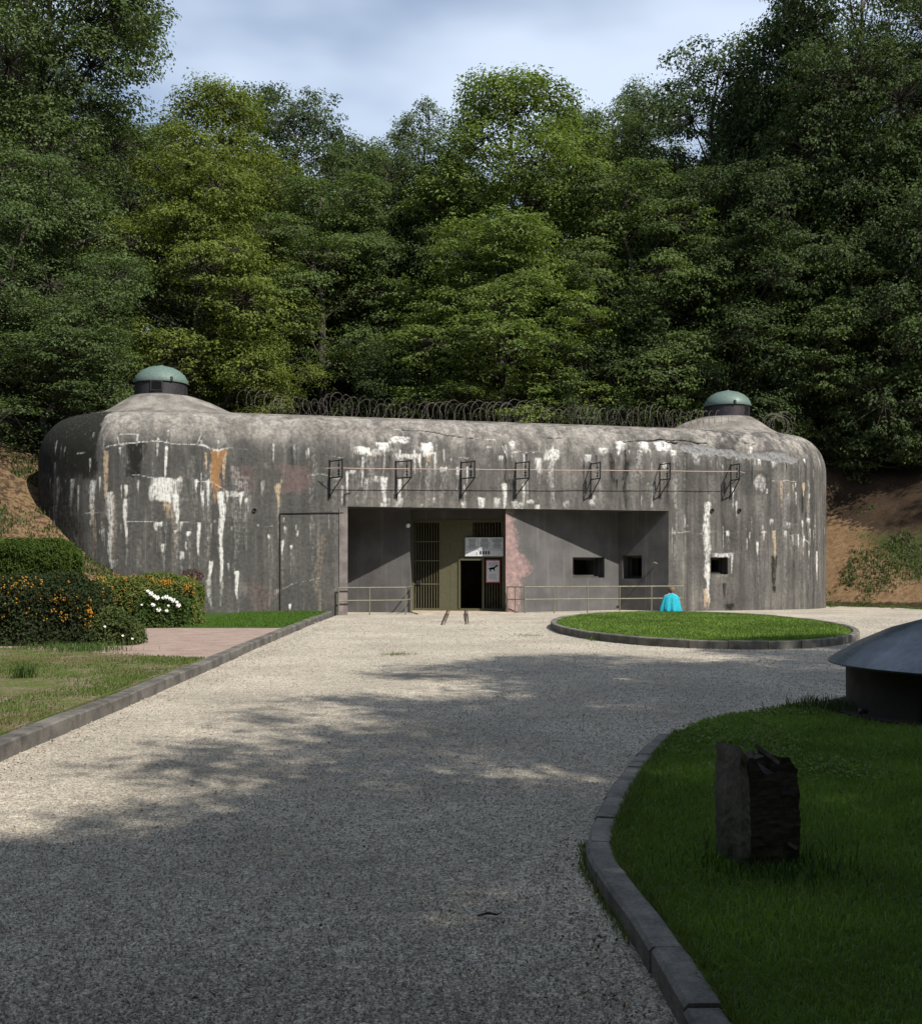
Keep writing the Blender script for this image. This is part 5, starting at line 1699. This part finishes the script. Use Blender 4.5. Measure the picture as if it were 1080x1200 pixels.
def blades(name, P, z, hgt, wid, mat, tint, label, cat='grass', seed=1, var=None, lean=0.5):
    rs = np.random.RandomState(seed)
    n = len(P)
    a = rs.uniform(0, 2 * math.pi, n)
    side = np.stack([np.cos(a), np.sin(a), np.zeros(n)], 1)
    b = rs.uniform(0, 2 * math.pi, n)
    ln = np.stack([np.cos(b), np.sin(b), np.zeros(n)], 1) * (rs.rand(n) * lean)[:, None]
    h = hgt * rs.uniform(0.5, 1.35, n) if np.isscalar(hgt) else hgt * rs.uniform(0.6, 1.3, n)
    w = wid * rs.uniform(0.7, 1.3, n) if np.isscalar(wid) else wid
    z = np.full(n, z) if np.isscalar(z) else z
    base = np.stack([P[:, 0], P[:, 1], z - 0.01], 1)
    mid = base + ln * h[:, None] * 0.35 + np.array([0, 0, 1.0]) * h[:, None] * 0.6
    tip = base + ln * h[:, None] + np.array([0, 0, 1.0]) * (h * (1 - 0.35 * np.linalg.norm(ln, axis=1)))[:, None]
    V = np.stack([base - side * w[:, None] / 2, base + side * w[:, None] / 2, mid + side * w[:, None] * 0.35, tip, mid - side * w[:, None] * 0.35], 1).reshape(-1, 3)
    i = np.arange(n)[:, None] * 5
    F = np.concatenate([i + np.array([[0, 1, 2, 4]])], 0)
    T3 = i + np.array([[4, 2, 3, 3]])
    F2 = np.concatenate([F, T3[:, [0, 1, 2, 2]]], 0)
    # quads for the lower half, triangles for the tip
    me = bpy.data.meshes.new(name)
    me.vertices.add(len(V))
    me.vertices.foreach_set('co', V.astype(np.float32).ravel())
    loops = np.concatenate([np.concatenate([F, T3[:, :3]], 1)], 0).ravel().astype(np.int32)
    me.loops.add(len(loops))
    me.loops.foreach_set('vertex_index', loops)
    me.polygons.add(2 * n)
    st = np.stack([np.arange(n) * 7, np.arange(n) * 7 + 4], 1).ravel().astype(np.int32)
    me.polygons.foreach_set('loop_start', st)
    me.materials.append(mat)
    me.update(calc_edges=True)
    point_attr(me, 'leafvar', np.repeat(np.clip(rs.normal(0.5, 0.2, n), 0, 1) if var is None else var, 5))
    o = tag(obj(name, me), label, cat, kind='stuff')
    o.color = (*tint, 1)
    return o


rs = np.random.RandomState(77)
# right foreground lawn: dense near the camera, coarser away from it
P = np.stack([rs.uniform(0.7, 8, 420000), 2.6 + 12.5 * rs.rand(420000) ** 1.5], 1)
keep = in_poly(P, road_lawn) & (P[:, 0] < P[:, 1] * 0.46 + 0.3) & (np.hypot(P[:, 0] - 5.9, P[:, 1] - 12.2) > 1.85)
P = P[keep][:80000]
far = sstep(4, 12, P[:, 1])
tuft = fbm(P[:, 0], P[:, 1], 51, 4, 1.4)
blades('grass', P, 0.07, (0.05 + 0.02 * far) * (1 + 0.5 * tuft), 0.0075 + 0.009 * far, M_GRASS, (0.165, 0.255, 0.06), 'dense dark green grass of the shaded foreground lawn', seed=5,
       var=np.clip(0.5 + 0.5 * tuft + rs.normal(0, 0.15, len(P)), 0, 1), lean=0.8)
# oval lawn
t = rs.uniform(0, 2 * math.pi, 62000)
q = np.sqrt(rs.rand(62000)) * 0.985
P = np.stack([OV_C[0] + (OV_A - 0.16) * q * np.cos(t) + 0.34 * q * np.sin(t), OV_C[1] + (OV_B - 0.16) * q * np.sin(t)], 1)
tuft = fbm(P[:, 0], P[:, 1], 52, 4, 0.9)
blades('grass', P, 0.14, 0.055, 0.027, M_GRASS, (0.13, 0.205, 0.04), 'mown bright green grass of the oval lawn', seed=6, var=np.clip(0.5 + 0.45 * tuft + rs.normal(0, 0.15, len(P)), 0, 1))
# strip by the wall
P = np.stack([rs.uniform(-7.2, -4.4, 30000), rs.uniform(28.3, 37.2, 30000)], 1)
blades('grass', P, 0.125, 0.06, 0.022, M_GRASS, (0.082, 0.16, 0.022), 'bright grass strip at the foot of the left wall', seed=7)
# dry left lawn: sparse tufts following patches
P = np.stack([rs.uniform(-10.5, -4.35, 150000), 6 + 15 * rs.rand(150000) ** 1.2], 1)
pat = fbm(P[:, 0], P[:, 1], 53, 4, 0.7)
edgeb = sstep(19.6 + 0.3 * (P[:, 0] + 5), 18.2, P[:, 1])
P = P[(pat + 0.55 * rs.rand(len(P)) > 0.16) & (rs.rand(len(P)) < 0.35 + 0.65 * edgeb) & in_poly(P, [(-4.33, 3), (-4.33, 18.9), (-5.6, 19.6), (-7.2, 20.9), (-8.5, 21.4), (-16, 21.6), (-16, 3)])][:52000]
pat = fbm(P[:, 0], P[:, 1], 54, 4, 0.8)
mask = pat > -0.16
blades('grass', P[mask], 0.115, 0.045, 0.013, M_GRASS, (0.09, 0.13, 0.03), 'short green grass patches of the left lawn', seed=8)
blades('dry_grass', P[~mask], 0.115, 0.04, 0.012, M_GRASS, (0.15, 0.135, 0.06), 'withered straw-brown grass patches of the left lawn', seed=9)


def tuft_obj(label, x, y, z, n, h, spread, tint, seed, wid=0.012):
    rs = np.random.RandomState(seed)
    P = np.stack([x + rs.normal(0, spread, n), y + rs.normal(0, spread, n)], 1)
    o = blades('grass_tuft', P, z, h, wid, M_GRASS, tint, label, 'weeds', seed, lean=0.9)
    return o


tuft_obj('upright grass tuft standing alone in the left lawn', -6.15, 15.6, 0.12, 160, 0.24, 0.09, (0.07, 0.11, 0.03), 1)
tuft_obj('tall grass tuft at the corner of path and left lawn', -6.9, 20.6, 0.12, 600, 0.14, 0.3, (0.07, 0.12, 0.03), 2)
tuft_obj('long grass growing round the base of the low shrub', -7.9, 21.4, 0.1, 800, 0.13, 0.45, (0.065, 0.105, 0.03), 3)
tuft_obj('green weeds in the gravel at the foot of the oval kerb', 3.05, 24.9, 0.0, 120, 0.1, 0.12, (0.07, 0.12, 0.03), 4)
tuft_obj('thin flat weed patch in the middle of the sunlit gravel', -1.2, 21.0, 0.0, 170, 0.05, 0.16, (0.1, 0.12, 0.04), 5)
tuft_obj('straggling weeds in the gravel left of the oval lawn', 1.6, 26.5, 0.0, 150, 0.05, 0.3, (0.1, 0.12, 0.04), 6)
tuft_obj('weed clump at the left end of the steel cover footing', 4.1, 12.4, 0.07, 500, 0.16, 0.22, (0.06, 0.085, 0.03), 7)
tuft_obj('grass clump wrapped round the timber post', 1.66, 5.95, 0.07, 500, 0.11, 0.2, (0.045, 0.085, 0.02), 8, 0.008)
# ragged growth on both sides of the foreground kerb
n = 5200
Yk = 3.0 + 7.6 * rs.rand(n)
Xk = np.interp(Yk, [p.y for p in kr_s], [p.x for p in kr_s])
inner = rs.rand(n) < 0.72
Xk = np.where(inner, Xk + 0.15 + np.abs(rs.normal(0, 0.03, n)), Xk - np.abs(rs.normal(0, 0.022, n)))
kk = inner | (fbm(Xk * 0, Yk, 81, 3, 1.1) > 0.12)
blades('kerb_weeds', np.stack([Xk, Yk], 1)[kk], np.where(inner, 0.07, 0.0)[kk], np.where(inner, 0.085, 0.05)[kk], 0.008, M_GRASS, (0.13, 0.18, 0.05), 'ragged grass growing along the foreground kerb', 'weeds', 15, lean=1.0)
# weeds on the banks and at their foot
n = 60000
U_ = rs.uniform(20.2, 32, n)
V_ = rs.uniform(-8, 12, n)
X_, Y_ = from_uv(U_, V_)
Zb = terrain(X_, Y_)
pat = fbm(X_, Y_, 61, 4, 0.6)
keep = (Zb > -0.02) & (Zb < 4.4) & (pat + 0.35 * rs.rand(n) + 0.42 * sstep(21.8, 23.8, U_) - 0.14 * Zb > 0.38)
P = np.stack([X_, Y_], 1)[keep]
blades('bank_weeds', P, Zb[keep], 0.16, 0.045, M_GRASS, (0.075, 0.105, 0.034), 'green weeds growing on the sunlit right bank', 'weeds', 12, lean=1.0)
X_, Y_ = rs.uniform(-19, -9.5, n), rs.uniform(28, 46, n)
Zb = terrain(X_, Y_)
pat = fbm(X_, Y_, 62, 4, 0.6)
keep = (Zb > 0.02) & (Zb < 6.3) & (pat + 0.3 * rs.rand(n) > 0.22)
blades('bank_weeds', np.stack([X_, Y_], 1)[keep], Zb[keep], 0.16, 0.04, M_GRASS, (0.065, 0.085, 0.028), 'patchy weeds growing on the brown left bank', 'weeds', 13, lean=1.0)
n = 9000
U_ = rs.uniform(17, 27, n)
V_ = 3.6 - np.clip(U_ - 20.6, 0, 9) * 1.8 - rs.rand(n) ** 2 * 2.2
X_, Y_ = from_uv(U_, V_)
inside = (V_ < 3.7) & (np.hypot(U_ - 16.7, V_ - 3.8) > 3.95) & (fbm(X_, Y_, 63, 3, 0.9) > -0.1)
blades('verge_grass', np.stack([X_, Y_], 1)[inside], 0.0, 0.07, 0.03, M_GRASS, (0.085, 0.13, 0.03), 'thin grass verge between gravel and right bank', 'grass', 14)

# ------------------------------------------------------------------ loose gravel chips and fallen bits
n = 140000
Y_ = 3.4 + 31 * rs.rand(n) ** 2.6
X_ = np.where(rs.rand(n) < 0.5, rs.uniform(-1, 1, n), rs.uniform(-1, 1, n)) * (Y_ * 0.45 + 0.2)
lim = np.interp(Y_, [p.y for p in kr_s], [p.x for p in kr_s])
k = (X_ > -3.95 - 0.012 * Y_) & (X_ < np.where(Y_ < 10.5, lim, 99)) & ~in_poly(np.stack([X_, Y_], 1), road_lawn) & ~in_poly(np.stack([X_, Y_], 1), oval) & (np.hypot(X_ - 5.9, Y_ - 12.2) > 2)
X_, Y_ = X_[k], Y_[k]
n = len(X_)
r = rs.uniform(0.003, 0.0068, n) * (1 + 0.07 * np.clip(Y_ - 5, 0, 40))
ang = rs.uniform(0, 6.28, n)
VV = np.zeros((n, 5, 3))
for j in range(4):
    rr = r * rs.uniform(0.7, 1.3, n)
    VV[:, j, 0] = X_ + rr * np.cos(ang + j * 1.57)
    VV[:, j, 1] = Y_ + rr * np.sin(ang + j * 1.57)
    VV[:, j, 2] = 0.004 + r * rs.uniform(-0.5, 0.6, n) + 0.012 * fbm(X_, Y_, 8, 3, 0.5)
VV[:, 4, 0] = X_ + r * rs.uniform(-.5, .5, n)
VV[:, 4, 1] = Y_ + r * rs.uniform(-.5, .5, n)
VV[:, 4, 2] = 0.004 + r * rs.uniform(0.7, 1.3, n) + 0.012 * fbm(X_, Y_, 8, 3, 0.5)
ii = np.arange(n)[:, None] * 5
FF = np.concatenate([ii + np.array([[a, (a + 1) % 4, 4]]) for a in range(4)], 0)
me = mesh_np('gravel_chips', VV.reshape(-1, 3), FF, M_PEBBLE, False)
point_attr(me, 'leafvar', np.repeat(rs.rand(n), 5))
tag(obj('gravel_chips', me), 'loose pale stone chips scattered over the near drive', 'gravel', kind='stuff')

M_LITTER = mat_leaf('dry_leaf', 0.15, True, var=0.5)
n = 2600
Y_ = 3.6 + 28 * rs.rand(n) ** 1.5
X_ = rs.uniform(-1, 1, n) * (Y_ * 0.43)
side = rs.rand(n) < 0.4
X_ = np.where(side, -3.93 + np.abs(rs.normal(0, 0.25, n)), X_)
X_ = np.where(~side & (rs.rand(n) < 0.5) & (Y_ < 10), np.interp(Y_, [p.y for p in kr_s], [p.x for p in kr_s]) - np.abs(rs.normal(0, 0.12, n)) - 0.02, X_)
k = (X_ > -3.93) & ~in_poly(np.stack([X_, Y_], 1), road_lawn) & ~in_poly(np.stack([X_, Y_], 1), oval) & ((X_ < 0.7) | (Y_ > 11))
X_, Y_ = X_[k], Y_[k]
n = len(X_)
C = np.stack([X_, Y_, np.full(n, 0.022)], 1)
N_ = unit(np.array([0, 0, 1.0]) + rs.randn(n, 3) * 0.3)
D_ = unit(np.cross(N_, rs.randn(n, 3)))
o = obj('fallen_leaves', leaf_mesh('fallen_leaves', C, D_, N_, rs.uniform(0.015, 0.036, n), rs.uniform(0.009, 0.02, n), M_LITTER, rs.rand(n)))
o.color = (0.13, 0.075, 0.04, 1)
tag(o, 'brown fallen leaves lying on the gravel along the kerbs', 'leaves', kind='stuff')
st = tag(empty('dead_stick', (0.13, 5.34, 0.012), R(8)), 'short dark stick lying on the shaded gravel', 'stick')
st.scale = (0.75, 0.75, 0.75)
MB().tube([(-0.07, 0, 0), (0, 0.01, 0.012), (0.06, -0.005, 0.004), (0.09, 0.01, 0.01)], [0.006, 0.009, 0.007, 0.003], 6).build('twig', M_BARK, st)
# clover-like broad weeds in the far edge of the foreground lawn
n = 22000
P = np.stack([rs.uniform(1.6, 6.5, n), rs.uniform(8.2, 13.6, n)], 1)
P = P[in_poly(P, road_lawn) & (fbm(P[:, 0], P[:, 1], 71, 4, 0.8) + 0.1 * (P[:, 1] - 10) > 0.02) & (np.hypot(P[:, 0] - 5.9, P[:, 1] - 12.2) > 2.0)]
n = len(P)
C = np.stack([P[:, 0], P[:, 1], 0.09 + 0.045 * rs.rand(n)], 1)
N_ = unit(np.array([0, -0.3, 1.0]) + rs.randn(n, 3) * 0.5)
D_ = unit(np.cross(N_, rs.randn(n, 3)))
o = obj('lawn_weeds', leaf_mesh('lawn_weeds', C, D_, N_, rs.uniform(0.02, 0.05, n), rs.uniform(0.015, 0.032, n), M_GRASS, rs.rand(n)))
o.color = (0.15, 0.22, 0.055, 1)
tag(o, 'broad-leaved weeds along the far edge of the shaded lawn', 'weeds', kind='stuff')
